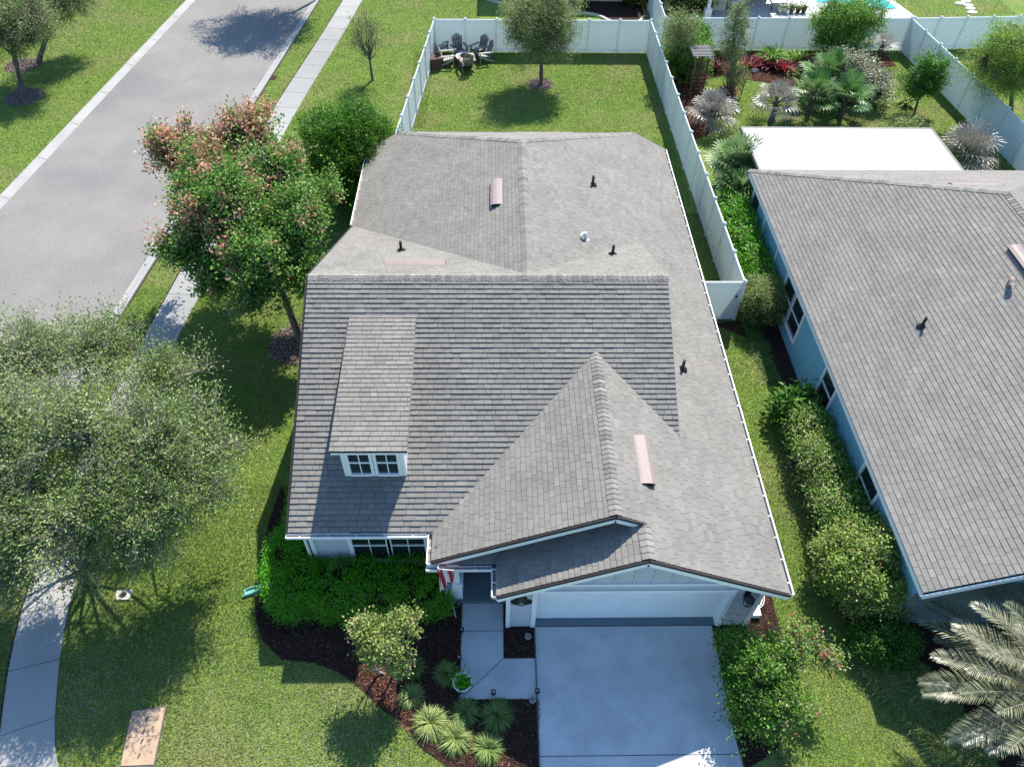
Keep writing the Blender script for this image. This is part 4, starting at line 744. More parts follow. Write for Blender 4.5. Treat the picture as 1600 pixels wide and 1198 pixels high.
# ================================================================ hedges and blob shrubs
def blob(name, label, cat, parts, lmat, dens=330, m=11, L=.17, lL=.055, lW=.035, tint=(.5, .18), seed=0., group=None, up=.4, rough=.14, tintf=None, core=True, base=None, flat_top=False):
    """parts: list of (cx,cy,cz,rx,ry,rz, exponent) superellipsoids"""
    root = thing_at_origin(name, label, cat, group); C = []; D = []; cb = MB()
    for (cx, cy, cz, rx, ry, rz, ex) in parts:
        area = 4*math.pi*((rx*ry)**1.6/3+(rx*rz)**1.6/3+(ry*rz)**1.6/3)**(1/1.6); n = int(area*dens*.62)
        d = nrm(rng.normal(size=(n, 3))); d[:, 2] = np.where(d[:, 2] < -.35, -d[:, 2], d[:, 2]); q = 1/((np.abs(d)**ex).sum(1))**(1/ex); s = d*q[:, None]
        nn = np.array([nz(a*np.array([rx, ry, rz]), 2.2, seed) + .5*nz(a*np.array([rx, ry, rz]), 5.5, seed+2) for a in s]); f = (1-.05+rough*nn/.6-rng.random(n)**2*.22)
        P = np.array([cx, cy, cz])+s*f[:, None]*[rx, ry, rz]; g = nrm(np.sign(s)*np.abs(s)**(ex-1)/np.array([rx, ry, rz])); C.append(P); D.append(g+rng.normal(size=P.shape)*.35+[0, 0, up])
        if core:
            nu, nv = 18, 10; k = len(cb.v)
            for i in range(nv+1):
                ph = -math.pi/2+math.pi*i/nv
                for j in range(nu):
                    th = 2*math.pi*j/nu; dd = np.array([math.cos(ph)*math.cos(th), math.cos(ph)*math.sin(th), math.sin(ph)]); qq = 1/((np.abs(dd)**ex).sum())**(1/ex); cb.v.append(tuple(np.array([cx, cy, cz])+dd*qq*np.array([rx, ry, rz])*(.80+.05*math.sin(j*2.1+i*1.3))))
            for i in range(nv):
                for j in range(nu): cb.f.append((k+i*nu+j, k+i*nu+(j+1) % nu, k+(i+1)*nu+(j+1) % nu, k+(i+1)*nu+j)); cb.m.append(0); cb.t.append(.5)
    C = np.concatenate(C); D = np.concatenate(D); keep = C[:, 2] > .03
    for i, (cx, cy, cz, rx, ry, rz, ex) in enumerate(parts):
        q = np.abs((C-[cx, cy, cz])/[rx, ry, rz]); keep &= ~(((q**ex).sum(1)) < .62)
    C = C[keep]; D = D[keep]; ti = np.clip(rng.normal(tint[0], tint[1], len(C))+.12*np.array([nz(p, 1.6, seed+5) for p in C]), 0, 1) if tintf is None else tintf(C)
    V, tt = spray_leaves(C, D, m, L, lL, lW, ti, spread=.5, lay=.35); ok = V.reshape(-1, 4, 3)[:, :, 2].min(1) > .01
    npmesh('foliage', V.reshape(-1, 4, 3)[ok].reshape(-1, 3), 4, tt[ok], lmat, root)
    if core: cb.build('dark_core', M_dkcore, root, True)  # added solid core, dark for occlusion between the leaves
    p0 = parts[0]; rebase(root, base or (p0[0], p0[1], 0)); return root
blob('hedge', 'clipped bright green hedge under the front windows left of the porch', 'hedge', [(-3.15, 9.32, .46, 1.78, .70, .58, 5.), (-3.4, 8.88, .28, 1.5, .42, .36, 2.5), (-1.75, 9.0, .35, .45, .4, .42, 3)], L_hedge, rough=.07, dens=520, lL=.05, lW=.034, seed=1.1, tintf=lambda C: np.clip(rng.normal(.42, .14, len(C))+np.where(C[:, 1] < 8.85, .38, 0)*rng.random(len(C)), 0, 1))  # low front leaves shifted up the ramp, painting them as lit
blob('hedge', 'clipped green hedge wrapping the front left corner of the house', 'hedge', [(-5.50, 9.95, .5, .66, 1.1, .62, 4.), (-5.40, 12.0, .5, .45, 1.7, .6, 4.), (-5.35, 9.0, .3, .6, .42, .38, 2.6)], L_hedge, rough=.07, dens=520, lL=.05, lW=.034, seed=2.2, tintf=lambda C: np.clip(rng.normal(.40, .14, len(C))+np.where(C[:, 1] < 9.1, .38, 0)*rng.random(len(C)), 0, 1))  # front leaves tinted as lit, same as the window hedge
blob('hedge', 'long bright green hedge between the fence end and the blue stucco wall', 'hedge', [(9.78, 24.2, .65, .50, 2.9, .85, 3.5), (10.05, 21.6, .55, .45, 1.6, .7, 3)], L_hedge, dens=170, lL=.10, lW=.065, m=10, L=.26, seed=3.3, tint=(.66, .2), up=.5)
blob('shrub', 'rounded olive green shrub at the end of the hedge below the blue wall window', 'shrub', [(9.85, 20.5, .72, .82, .95, .85, 2.2)], L_yard, dens=240, lL=.06, lW=.035, L=.2, seed=3.8, tint=(.62, .2))
blob('shrub', 'broad leaved plant with red flower heads under the blue house window', 'shrub', [(9.75, 15.4, .45, .55, .6, .6, 2)], L_dark, dens=90, lL=.26, lW=.10, m=6, L=.3, seed=4.4, tint=(.75, .2), up=.9)
for p in (G(1263, 607, 1.2), G(1278, 610, 1.2)):
    b = MB(); b.lathe(p, [(.0, -.02), (.05, .0), (.055, .05), (.0, .08)], 8); o = b.build('flower_head', M_flagr); sh = [x for x in bpy.data.objects if x.get('label', '').startswith('broad leaved plant')][0]; o.parent = sh; o.location = -sh.location
blob('hedge', 'variegated yellow and green hedge along the blue house wall', 'hedge', [(9.85, 13.6, .6, .55, 1.6, .72, 3), (9.95, 11.6, .6, .62, 1.5, .75, 3)], L_var, dens=300, lL=.075, lW=.045, L=.24, seed=5.2, tintf=lambda C: np.clip(rng.normal(.54, .14, len(C))+.26*np.where(C[:, 0] < 9.9, 1, -.9)*rng.random(len(C)), 0, .86))  # lit left side painted paler, right side darker
blob('shrub', 'large yellow green shrub with bronze tips near the blue house corner', 'shrub', [(9.85, 9.6, .85, .95, 1.15, 1.0, 2.2)], L_yel, dens=300, lL=.085, lW=.052, L=.26, seed=6.2, tint=(.56, .2), rough=.22)
blob('shrub', 'dark green shrub tucked behind the yellow green one under the eave corner', 'shrub', [(10.15, 10.3, .65, .9, 1.3, .9, 2.4)], L_dark, dens=220, lL=.07, lW=.05, seed=6.7, tint=(.5, .2))
blob('shrub', 'low glossy dark green shrub below the yellow green one', 'shrub', [(10.0, 7.75, .38, .75, .55, .5, 2.6)], L_dark, dens=340, lL=.06, lW=.045, seed=7.1, tint=(.62, .2))
blob('shrub', 'pale grey green shrub mass in the middle of the neighbouring garden', 'shrub', [(18.4, 38.2, .75, 1.45, 1.1, .95, 2.2), (19.4, 37.2, .6, .9, 1.0, .75, 2.2)], L_gg, dens=120, lL=.13, lW=.06, L=.34, m=10, seed=8.1, tintf=lambda C: np.clip(rng.normal(.55, .25, len(C)), 0, 1), rough=.25)
blob('shrub', 'green shrub mass at the garden corner behind the arbor', 'shrub', [(10.4, 39.9, .8, .95, 1.5, 1.15, 2.4), (10.6, 41.5, .8, 1., .9, 1.2, 2.4)], L_bright, dens=90, lL=.12, lW=.06, L=.34, m=10, seed=8.8, tint=(.4, .2), rough=.22)
blob('shrub', 'low shrub at the foot of the citrus tree', 'shrub', [(19.6, 32.6, .45, .95, .8, .6, 2.2)], L_yard, dens=100, lL=.12, lW=.05, L=.3, seed=9.3, tint=(.55, .2))
blob('shrub', 'low green ground shrub between the silvery palms and the flat white roof', 'shrub', [(12.3, 31.2, .25, 1.4, .7, .35, 2.2)], L_yard, dens=90, lL=.1, lW=.05, L=.25, seed=9.9, tint=(.5, .2))
blob('shrub', 'leafy shrub at the foot of the green fan palm by the fence', 'shrub', [(9.85, 27.0, .5, .5, 1.2, .65, 2.4)], L_dark, dens=130, lL=.1, lW=.06, seed=10.4, tint=(.6, .2))
# garden border plants
def strapclump(name, label, cat, p, n, L, W, lm, tint=.5, el=(.5, 1.45), curve=1.5, ns=4, group=None, r=.12, tj=.2):
    root = thing_at_origin(name, label, cat, group); B = np.zeros((n, 3)); a = rng.uniform(0, 2*math.pi, n); rr = rng.uniform(0, r, n); B[:, 0] = rr*np.cos(a); B[:, 1] = rr*np.sin(a); B += np.array([p[0], p[1], 0])
    V, ti = blades(B, a+rng.normal(0, .35, n), rng.uniform(*el, n), L*rng.uniform(.65, 1.1, n), W, curve*rng.uniform(.6, 1.3, n), ns, np.clip(rng.normal(tint, tj, n), 0, 1)); V[:, 2] = np.maximum(V[:, 2], .024)
    npmesh('foliage', V, 4, ti, lm, root); rebase(root, (p[0], p[1], 0)); return root
gp = [((643, 1040), 'green grass clump right behind the crepe myrtle trunk', .4, .44, L_spike), ((642, 1086), 'small lighter grass clump below the crepe myrtle, beside the reddish sunlit chips', .62, .40, L_spike), ((698, 1050), 'green grass clump just left of the white pot', .5, .42, L_spike),
      ((672, 1128), 'pale straw coloured grass clump leftmost of the front row', .5, .58, L_spikey), ((712, 1152), 'pale grass clump second in the front row, lower middle', .45, .52, L_spikey), ((727, 1112), 'green grass clump below the walkway corner', .42, .46, L_spike), ((776, 1116), 'large green grass clump below the walkway near the driveway', .42, .54, L_spike), ((762, 1168), 'grass clump with yellow tips lowest in the bed near the driveway', .35, .5, L_spikey)]
for (u, v), lb, ti, L, lm in gp: strapclump('ornamental_grass', lb, 'grass clump', G(u, v, .12), 520, L*.95, .019, lm, ti, group='ornamental grass clumps in the front mulch bed', curve=2.4, r=.11)
def border(name, label, poly, n, L, W, lm, tint=.4):
    P = np.array([q[:2] for q in poly]); x0, y0 = P.min(0); x1, y1 = P.max(0); x = rng.uniform(x0, x1, n*4); y = rng.uniform(y0, y1, n*4); k = inpoly(x, y, poly); x = x[k]; y = y[k]; c = np.stack([x, y], 1)
    n = len(x); az = rng.uniform(0, 2*math.pi, n); V, ti = blades(np.stack([x, y, np.zeros(n)], 1), az, rng.uniform(.5, 1.4, n), L*rng.uniform(.6, 1.15, n), W, rng.uniform(1.2, 2.2, n), 4, np.clip(rng.normal(tint, .2, n), 0, 1)); V[:, 2] = np.maximum(V[:, 2], .02)
    o = npmesh(name, V, 4, ti, lm); tagp(o, label, 'ground cover', kind='stuff')
border('liriope_border', 'dark arching strap leaved border along the blue house bed', GP([(1345, 1015), (1380, 1020), (1440, 1060), (1480, 1110), (1540, 1198), (1480, 1198), (1420, 1120), (1365, 1060)]), 16000, .5, .024, L_spike, .6)
border('liriope_border', 'thin strap leaf border beside the left of the bright hedge', GP([(1155, 500), (1175, 500), (1200, 545), (1215, 600), (1200, 600), (1180, 560)]), 500, .3, .02, L_spike, .4)
bp = [((1203, 97), L_bright, .75, 'bright green ferny clump in front of the garden back fence'), ((1243, 100), L_bright, .6, 'smaller green ferny clump right of the bright one')]
for (u, v), lm, L, lb in bp: strapclump('fern', lb, 'plant', G(u, v), 260, L*1.5, .09, lm, .75, curve=1.6, r=.25, el=(.6, 1.5))
rp = [((1186, 104), 'dark red strap leaf plant left of the bright ferny clump', .5), ((1205, 108), 'maroon strap leaf plant below the bright ferny clump', .3), ((1248, 108), 'maroon strap leaf plant second from the right in the border', .35), ((1262, 104), 'vivid red strap leaf plant rightmost in the border', .85), ((1225, 112), 'orange pink low plant in the middle of the border', .9), ((1118, 110), 'dark red plant right of the arbor', .5), ((1170, 108), 'pinkish red plant near the left of the border', .7), ((1137, 150), 'dark red plant at the crepe myrtle ring', .4)]
for (u, v), lb, ti in rp: strapclump('cordyline', lb, 'plant', G(u, v), 110, .75, .085, L_red, ti, curve=1.0, r=.2, el=(.7, 1.5), group='red leaved plants in the garden border')
for (u, v), lb in [((1160, 108), 'yellowish strap plant left of the red border plants'), ((1063, 126), 'light green strap plant at the foot of the arbor'), ((1237, 116), 'low grassy tuft in front of the red border plants'), ((1405, 190), 'variegated strap plant in the citrus bed'), ((1415, 165), 'light green strap plant left of the citrus trunk')]: strapclump('strap_plant', lb, 'plant', G(u, v), 150, .6, .06, L_yel, .55, curve=1.5, r=.2)
# palms
def fanpalm(label, p, n, rad, pet, lm, tint, el=(-.1, 1.4), trunk=.3, seg=19, group=None, droop=.8, W=.045, name='fan_palm'):
    root = thing_at_origin(name, label, 'palm', group); top = np.array([p[0], p[1], trunk]); st = MB(); st.tube([(p[0], p[1], 0), top], [.16, .13], 9); Vs = []; ts = []
    for i in range(n):
        az = 2.399*i+rng.normal(0, .2); e = el[0]+(el[1]-el[0])*(i+.5)/n+rng.normal(0, .1); d = np.array([math.cos(az)*math.cos(e), math.sin(az)*math.cos(e), math.sin(e)]); c = top+d*pet*rng.uniform(.75, 1.15); c[2] = max(c[2]-.12*pet*math.cos(e), .25)
        st.tube([top, (top+c)/2+[0, 0, .08*pet], c], [.02, .016, .012], 5, cap=False); side = nrm(np.cross(d, [0, 0, 1.])); nn = np.cross(side, d); t0 = np.clip(rng.normal(tint, .15), 0, 1)
        # tilt the fan
        fa = np.linspace(-2.1, 2.1, seg); dirs = np.cos(fa)[:, None]*d+np.sin(fa)[:, None]*side+nn*.12; L = rad*(.75+.25*np.cos(fa))[:, None]*rng.uniform(.9, 1.1, (seg, 1)); Q = nrm(np.cross(dirs, nn))
        m1 = c+dirs*L*.5; m2 = c+dirs*L*.85-np.array([0, 0, 1])*L*.12*droop; m3 = c+dirs*L*1.05-np.array([0, 0, 1])*L*.42*droop
        Vs.append(np.stack([c+dirs*.02-Q*.004, c+dirs*.02+Q*.004, m1+Q*W*.55, m1-Q*W*.55], 1)); Vs.append(np.stack([m1-Q*W*.55, m1+Q*W*.55, m2+Q*W*.3, m2-Q*W*.3], 1)); Vs.append(np.stack([m2-Q*W*.3, m2+Q*W*.3, m3+Q*.004, m3-Q*.004], 1)); ts += [np.clip(rng.normal(t0, .07, seg), 0, 1)]*3
    V = np.concatenate(Vs).reshape(-1, 3); V[:, 2] = np.maximum(V[:, 2], .03); st.build('trunk', M_bark, root, True); npmesh('fronds', V, 4, np.concatenate(ts), lm, root); rebase(root, (p[0], p[1], 0)); return root
fanpalm('green fan palm between the fence and the corner of the flat white roof', (10.35, 28.3), 36, .92, .80, L_fan, .78, trunk=1.5, W=.075)
fanpalm('second green fan palm lower down beside the white roof corner', (10.15, 26.8), 26, .75, .55, L_fan, .72, trunk=1.2, W=.07)
fanpalm('dark green fan palm left of centre in the garden palm group', tuple(G(1262, 178)[:2]), 18, .8, .85, L_fan, .65, trunk=.9, W=.07)
fanpalm('dark green fan palm right of centre in the garden palm group', tuple(G(1312, 182)[:2]), 18, .8, .85, L_fan, .6, trunk=.9, W=.07)
fanpalm('dark green fan palm at the back of the garden palm group', tuple(G(1285, 150)[:2]), 14, .8, .9, L_fan, .55, trunk=1.1, W=.07)
fanpalm('grey fronded palm nearest the fence beyond the flat white roof', tuple(G(1108, 200)[:2]), 34, .75, .8, L_silver, .5, trunk=.7, seg=14, droop=1.6, W=.05)
fanpalm('grey fronded palm between the two silvery and green palm groups', tuple(G(1205, 190)[:2]), 30, .7, .8, L_silver, .5, trunk=.9, seg=14, droop=1.6, W=.05)
fanpalm('grey fronded palm behind the right corner of the flat white roof', tuple(G(1500, 255)[:2]), 34, .95, 1.0, L_silver, .6, trunk=.5, seg=14, droop=1.6, W=.05)
fanpalm('little silver palm in a dark pot near the garden back right', tuple(G(1368, 100)[:2]), 13, .6, .55, L_silver, .75, trunk=1.0, seg=14, W=.03)
def datepalm(label, p, top, n, Lf):
    root = thing_at_origin('date_palm', label, 'palm'); top = np.array([p[0], p[1], top]); st = MB(); st.tube([(p[0], p[1], 0), (p[0], p[1], top[2]*.6), top], [.36, .3, .26], 12); Vs = []; ts = []; ra = MB()
    for i in range(n):
        az = 2.399*i+rng.normal(0, .12); e = -.15+1.45*((i+.5)/n)**1.3; L = Lf*rng.uniform(.88, 1.08); S_ = 30; pts = [top.copy()]; h = np.array([math.cos(az), math.sin(az), 0]); ee = e+.35
        for k in range(S_): pts.append(pts[-1]+(h*math.cos(ee)+np.array([0, 0, 1])*math.sin(ee))*L/S_); ee -= (1.25 if e > .5 else .95)/S_*(.5+k/S_)
        pts = np.array(pts); ra.tube(pts[::3], np.linspace(.028, .006, len(pts[::3])), 5, cap=False); t0 = np.clip(rng.normal(.5, .14), 0, 1)
        s = np.linspace(.12, .995, 60); idx = s*S_; i0 = np.minimum(idx.astype(int), S_-1); P = pts[i0]+(pts[i0+1]-pts[i0])*(idx-i0)[:, None]; T = nrm(pts[i0+1]-pts[i0]); side = nrm(np.cross(T, [0, 0, 1.])); up = np.cross(side, T)
        LL = (.47*np.sin(np.pi*np.clip(s, .05, 1)**.75)**.6+.05)*rng.uniform(.85, 1.1, len(s))
        for sg in (1, -1):
            D = nrm(T*.75+side*sg*.85+up*(.38+rng.normal(0, .12, (len(s), 1)))); W = .021; Q = nrm(np.cross(D, up)); A = P; B = P+D*LL[:, None]*.5; C = P+D*LL[:, None]-np.array([0, 0, .03])
            Vs.append(np.stack([A-Q*W*.3, A+Q*W*.3, B+Q*W*.55, B-Q*W*.55], 1)); Vs.append(np.stack([B-Q*W*.55, B+Q*W*.55, C+Q*.002, C-Q*.002], 1)); ts += [np.clip(rng.normal(t0, .15, len(s)), 0, 1)]*2
    st.build('trunk', M_bark, root, True); ra.build('frond_ribs', M_lbark, root, True); npmesh('fronds', np.concatenate(Vs).reshape(-1, 3), 4, np.concatenate(ts), L_palm, root); rebase(root, (p[0], p[1], 0)); return root
datepalm('big date palm with pale feather fronds at the bottom right corner', (12.75, 5.75), 1.7, 96, 3.05)
# ================================================================ yard things
# fire pit
c = G(727, 100); t = thing_at_origin('fire_pit', 'round block fire pit in the middle of the garden chairs', 'fire pit'); b = MB(); b.lathe(c, [(.50, 0), (.50, .38), (.34, .38), (.34, .05), (0, .05)], 22); b.build('block_ring', M_brick, t)
b = MB(); b.lathe(c, [(.53, .385), (.53, .46), (.33, .46), (.33, .385)], 22); b.build('cap_ring', M_paleston, t); rebase(t, c)
def chair(lb, cs, cback):
    r = thing_at_origin('garden_chair', lb, 'chair', 'chairs around the fire pit'); r.scale = (1.12,)*3; w_ = .52
    s = MB()
    for i in range(5): s.bar((-w_/2, -.22+i*.11, .40-i*.028-.0), (w_/2, -.22+i*.11, .40-i*.028), .095, .02)
    s.build('seat', cs, r); bk = MB()
    for i in range(5): x = -.2+i*.1; hh = .95-abs(i-2)**1.6*.05; bk.bar((x*.85, .24, .30), (x*1.15, .24+.30*hh/1.0, .30+.72*hh), .085, .018, up=(0, -1, .4))
    bk.bar((-.24, .30, .45), (.24, .30, .45), .03, .05); bk.bar((-.26, .42, .75), (.26, .42, .75), .03, .05); bk.build('backrest', cback, r)
    for sx in (-1, 1):
        a = MB(); a.bar((sx*.33, -.30, .56), (sx*.33, .38, .54), .12, .025); a.build('armrest', cs, r)
        l = MB(); l.bar((sx*.30, -.24, 0), (sx*.30, -.24, .55), .09, .03, up=(0, 1, 0)); l.build('leg', cs, r); l = MB(); l.bar((sx*.27, -.26, .36), (sx*.27, .50, .02), .03, .10); l.build('leg', cs, r)
    return r
chs = [((688, 84), 'bleached garden chair next to the left fence, turned to the fire pit', M_chairl), ((701, 101), 'pale garden chair nearest the wicker box left of the fire pit', M_chairl), ((719, 90), 'dark blue grey garden chair directly behind the fire pit in fence shade', M_chair), ((748, 90), 'dark garden chair behind right of the fire pit in the fence shade', M_chair), ((755, 96), 'pale garden chair right of the fire pit facing left', M_chairl), ((730, 108), 'garden chair in front of the fire pit with its back to the house', M_chair)]
for (u, v), lb, M in chs:
    p = G(u, v); d = c-p; o = chair(lb, M, M_chair); o.location = (p[0], p[1], 0); o.rotation_euler = (0, 0, math.atan2(d[1], d[0])+math.pi/2)
c = G(681, 107); t = thing_at_origin('wicker_box', 'brown slatted wicker box against the left fence by the chairs', 'storage box'); b = MB()
for k in range(5): b.box(c+[0, 0, .07+k*.11], (.55, .5, .09), 0, .3)
b.build('box_body', M_crate, t); b = MB(); b.box(c+[0, 0, .60], (.6, .55, .05), 0, .3); b.build('lid', M_crate, t); rebase(t, c)
# arbor
c = G(1083, 143); t = thing_at_origin('garden_arbor', 'weathered reddish wooden arbor with lattice sides near the garden fence', 'arbor')
for sy in (-.55, .55):
    for sx in (-.32, .32): b = MB(); b.box(c+[sx, sy, 1.05], (.08, .08, 2.1)); b.build('post', M_wood, t)
    b = MB()
    for k in range(9): b.box(c+[0, sy, .2+k*.2], (.62, .02, .03))
    for k in range(5): b.box(c+[-.28+k*.14, sy, 1.0], (.03, .02, 1.9))
    b.build('lattice_panel', M_wood, t)
b = MB()
for k in range(8): b.box(c+[0, -.6+k*.17, 2.16], (1.05, .035, .06))
for sx in (-.32, .32): b.box(c+[sx, 0, 2.11], (.05, 1.5, .07))
b.build('top_slats', M_chairl, t); rebase(t, c)
# front yard things
P4 = GP([(208, 1112), (259, 1106), (241, 1195), (190, 1197)]); t = thing_at_origin('utility_box_lid', 'large faded orange two piece utility lid set in the front lawn', 'utility cover')
P4 = np.array(P4); ctr = P4.mean(0)
def quadlid(Q, z0, z1, name, M, par): b = MB(); b.prism([tuple(q) for q in Q], z0, z1); return b.build(name, M, par)
m0 = (P4[0]+P4[3])/2; m1 = (P4[1]+P4[2])/2; A = P4[0]*.503+P4[3]*.497; A2 = P4[0]*.497+P4[3]*.503; B = P4[1]*.503+P4[2]*.497; B2 = P4[1]*.497+P4[2]*.503
quadlid([P4[0], P4[1], B, A], 0, .06, 'lid', M_util, t); quadlid([A2, B2, P4[2], P4[3]], 0, .06, 'lid', M_util, t); quadlid([ctr+(q-ctr)*1.06 for q in P4], 0, .04, 'rim', M_joint, t)
b = MB()
for f in (.18, .42, .58, .84): q = (P4[0]+P4[1])/2*(1-f)+(P4[2]+P4[3])/2*f; b.bar((q[0]+.015, q[1]+.06, .063), (q[0]-.015, q[1]-.06, .063), .02, .008)
b.build('slot', M_dark, t); rebase(t, (*ctr, 0))
Q = GP([(184, 923), (208, 922), (203, 937), (180, 938)]); t = thing_at_origin('meter_box_lid', 'small square pale meter box lid in the shaded lawn', 'utility cover'); b = MB(); b.prism(Q, 0, .05); b.build('lid', M_meter, t); qc = np.array(Q).mean(0)
b = MB(); b.lathe((qc[0], qc[1], .05), [(.09, 0), (.09, .006), (0, .007)], 12); b.build('reader_port', M_dark, t); rebase(t, (*qc, 0))
t = thing_at_origin('downspout_extension', 'white downspout extension with green splash tray at the bed corner', 'drain spout'); b = MB(); b.bar(G(440, 906, .12), G(406, 917, .09), .11, .08); b.build('pipe', M_white, t); b = MB(); q0, q1 = G(412, 917, .035), G(382, 927, .03); b.bar(q0, q1, .22, .02); o_ = np.array([.03, .10, .03]); b.bar(q0+o_, q1+o_, .02, .07); o_ = np.array([-.03, -.10, .03]); b.bar(q0+o_, q1+o_, .02, .07); b.build('splash_tray', M_aqua, t); rebase(t, (-6.3, 9.64, 0))
pot('potted_plant', (*G(723, 1073)[:2], 0.02), .23, .34, M_pot, 'leafy green plant in a round white pot at the walkway corner', .12, L_hedge, 34)
for (u, v), lb in [((735, 950), 'path light nearest the porch left of the walkway'), ((722, 989), 'path light in the middle left of the walkway'), ((718, 1032), 'path light left of the walkway just above the white pot'), ((719, 1085), 'path light at the lower left corner of the walkway'), ((839, 1084), 'path light at the lower right corner of the walkway beside the driveway'), ((771, 1086), 'path light below the middle of the walkway')]:
    p = G(u, v); 
    if u == 735: p = np.array([-1.02, 8.95, 0])
    t = thing_at_origin('path_light', lb, 'garden light', 'small square path lights along the walkway'); b = MB(); b.tube([p, p+[0, 0, .22]], .015, 6); b.build('stake', M_dark, t); b = MB(); b.box(p+[0, 0, .19], (.085, .085, .10)); b.box(p+[0, 0, .25], (.115, .115, .02)); b.build('lamp_head', M_dark, t); b = MB(); b.box(p+[0, 0, .265], (.05, .05, .008)); b.build('solar_cell', M_chairl, t); rebase(t, p)
for (u, v), lb in [((825, 995), 'round grey valve cover in the small bed beside the driveway'), ((832, 1094), 'round grey valve cover below the walkway corner by the driveway')]:
    p = G(u, v); t = thing_at_origin('valve_cover', lb, 'cover', 'round covers in the mulch'); b = MB(); b.lathe(p, [(.085, .02), (.085, .07), (.055, .075), (.055, .05)], 18); b.build('rim', M_chairl, t, False); b = MB(); b.lathe(p, [(.055, .052), (.02, .058), (0, .06)], 14); b.build('cap', M_stone, t); rebase(t, p)
t = thing_at_origin('marker_stake', 'thin white stake leaning in the mulch below the porch', 'stake'); p = G(713, 968); q = G(707, 943, .12); b = MB(); b.tube([p, q], .014, 6); b.tube([q, q+[0, 0, .03]], .018, 6); b.build('rod', M_white, t); rebase(t, p)
# flag
t = thing_at_origin('flag', 'red white and blue striped flag draped from a short pole at the porch column', 'flag'); p0 = np.array([-1.28, 9.0, 2.35]); b = MB(); b.tube([(-1.3, 9.15, 2.36), (-1.42, 8.80, 2.66), (-1.40, 8.66, 2.74), (-1.02, 8.52, 2.93)], .013, 6); b.build('flag_pole', M_white, t)
b = MB(); nu, nv = 26, 30; Wd, Hh = .42, 1.0
def fp(i, j):
    s = i/nu; h = j/nv; a = np.array([-1.40, 8.655, 2.74])*(1-s)+np.array([-1.05, 8.53, 2.91])*s; sq = 1-.25*h
    x = (a[0]+1.2)*1.25*sq-1.2+.035*math.sin(s*15+h*2)+.02*math.sin(s*31+h*3); y = a[1]-.02+.045*math.cos(s*15+h*2)-.05*h; return (x-.02*h, y, a[2]-h*Hh*(.8+.2*math.sin(s*3.0+.3)))
for i in range(nu):
    for j in range(nv):
        k = 1 if int(i*13/nu) % 2 else 0; mi = k
        if j > nv*.60 and i > nu*.46: mi = 2 if not ((i*7+j*5) % 4 == 0) else 1
        b.face([fp(i, j), fp(i+1, j), fp(i+1, j+1), fp(i, j+1)], mi)
b.build('cloth', [M_flagr, M_flagw, M_flagb], t); rebase(t, (-1.1, 9.25, 0))
# hose reel beside the garage
p = np.array([6.98, 9.25, .0]); t = thing_at_origin('garden_hose', 'pale garden hose coiled on a wall holder at the right side of the garage', 'hose'); b = MB()
for k in range(7):
    r = .20+.028*k; b.tube([(p[0]+r*math.cos(a)*.9+.02*math.sin(k*3), p[1]+r*math.sin(a)*1.3, .05+.06*(k % 3)+.05*math.sin(a+k)) for a in np.linspace(0, 6.2, 30)], .013, 6, cap=False)
b.build('hose_coil', M_steel, t, True); b = MB(); b.box((6.75, 9.1, .45), (.08, .3, .25)); b.box((6.95, 8.75, .10), (.22, .3, .20)); b.build('hose_holder', M_white, t); rebase(t, p)
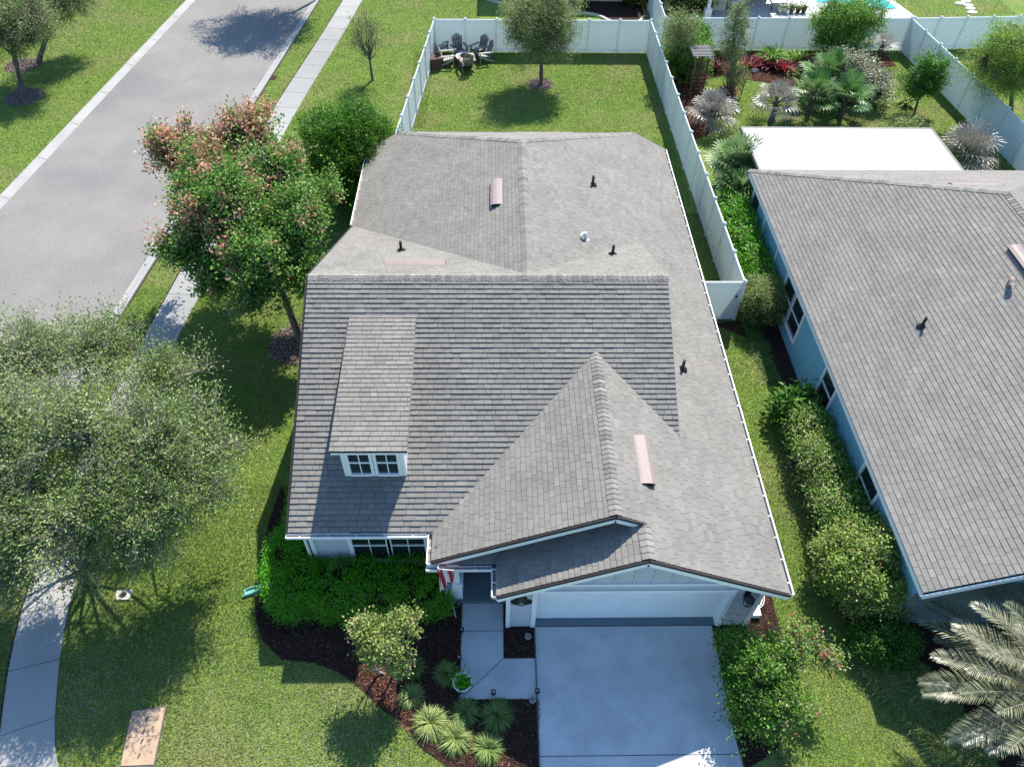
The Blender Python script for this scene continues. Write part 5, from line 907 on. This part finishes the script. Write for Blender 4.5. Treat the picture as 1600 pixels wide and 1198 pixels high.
# poolside bits
for (u, v), lb in [((1146, 15), 'left white urn planter on the far patio'), ((1157, 12), 'right white urn planter on the far patio')]: pot('urn_planter', G(u, v, .02), .24, .6, M_pot, lb, .15, L_dark, 20, group='white urns on the far patio')
for i, (u, v) in enumerate([(1218, 20), (1227, 21), (1236, 20), (1246, 20), (1255, 20)]): pot('plant_pot', G(u, v, .02), .17, .3, M_pot if i < 2 else M_brick, 'potted plant on the far patio edge, ' + ['leftmost white pot', 'second white pot', 'third pot, brown', 'fourth pot, brown', 'rightmost brown pot'][i], .3, L_yard, 26, group='pots in a row on the far patio')
c = G(1211, 10, .02); t = thing_at_origin('patio_bench', 'dark framed bench with white cushions on the far patio', 'bench'); b = MB(); b.box(c+[0, 0, .42], (.85, 1.3, .05)); b.build('cushion', M_pot, t)
b = MB()
for sx in (-.45, .45): b.box(c+[sx, 0, .40], (.05, 1.5, .06)); b.box(c+[sx, -.7, .2], (.05, .05, .4)); b.box(c+[sx, .7, .45], (.05, .05, .9))
for k in range(4): b.box(c+[0, -.7+k*.46, .43], (.9, .05, .05))
b.build('frame', M_dark, t); rebase(t, c)
for (u, v), lb, lm in [((1075, 22), 'golden leafy shrub behind the garden back fence', L_yel)]: q = G(u, v); blob('shrub', lb, 'shrub', [(q[0], q[1]+.3, .8, 1.7, .7, .8, 2.2)], lm, dens=60, lL=.15, lW=.07, L=.4, m=8, seed=12)
for (u, v), lb in [((985, 8), 'dark green shrub against the beige far wall'), ((1022, 10), 'round green shrub at the right end of the far mulch bed'), ((905, 3), 'shrub at the left end of the beige far wall')]: q = G(u, v); blob('shrub', lb, 'shrub', [(q[0], q[1], .5, .75, .55, .7, 2.2)], L_dark, dens=70, lL=.13, lW=.07, L=.3, m=8, seed=u)
for (u, v, r), lb in [((1122, 152, .38), 'left grey boulder at the crepe myrtle ring'), ((1142, 156, .3), 'right grey boulder at the crepe myrtle ring'), ((1268, 122, .3), 'pale rock right of the red border plants'), ((1178, 112, .25), 'pale rock left in the red plant border')]:
    q = G(u, v); b = MB(); b.lathe(q, [(r, 0), (r*.95, r*.35), (r*.6, r*.62), (.0, r*.7)], 9); o = b.build('rock', M_stone if u < 1150 else M_paleston, None, False); tagp(o, lb, 'rock')
    for v_ in o.data.vertices: v_.co.x += .06*math.sin(v_.co.y*9+v_.co.z*11); v_.co.y += .05*math.sin(v_.co.x*8)
SC.render.resolution_x = 1024; SC.render.resolution_y = 766
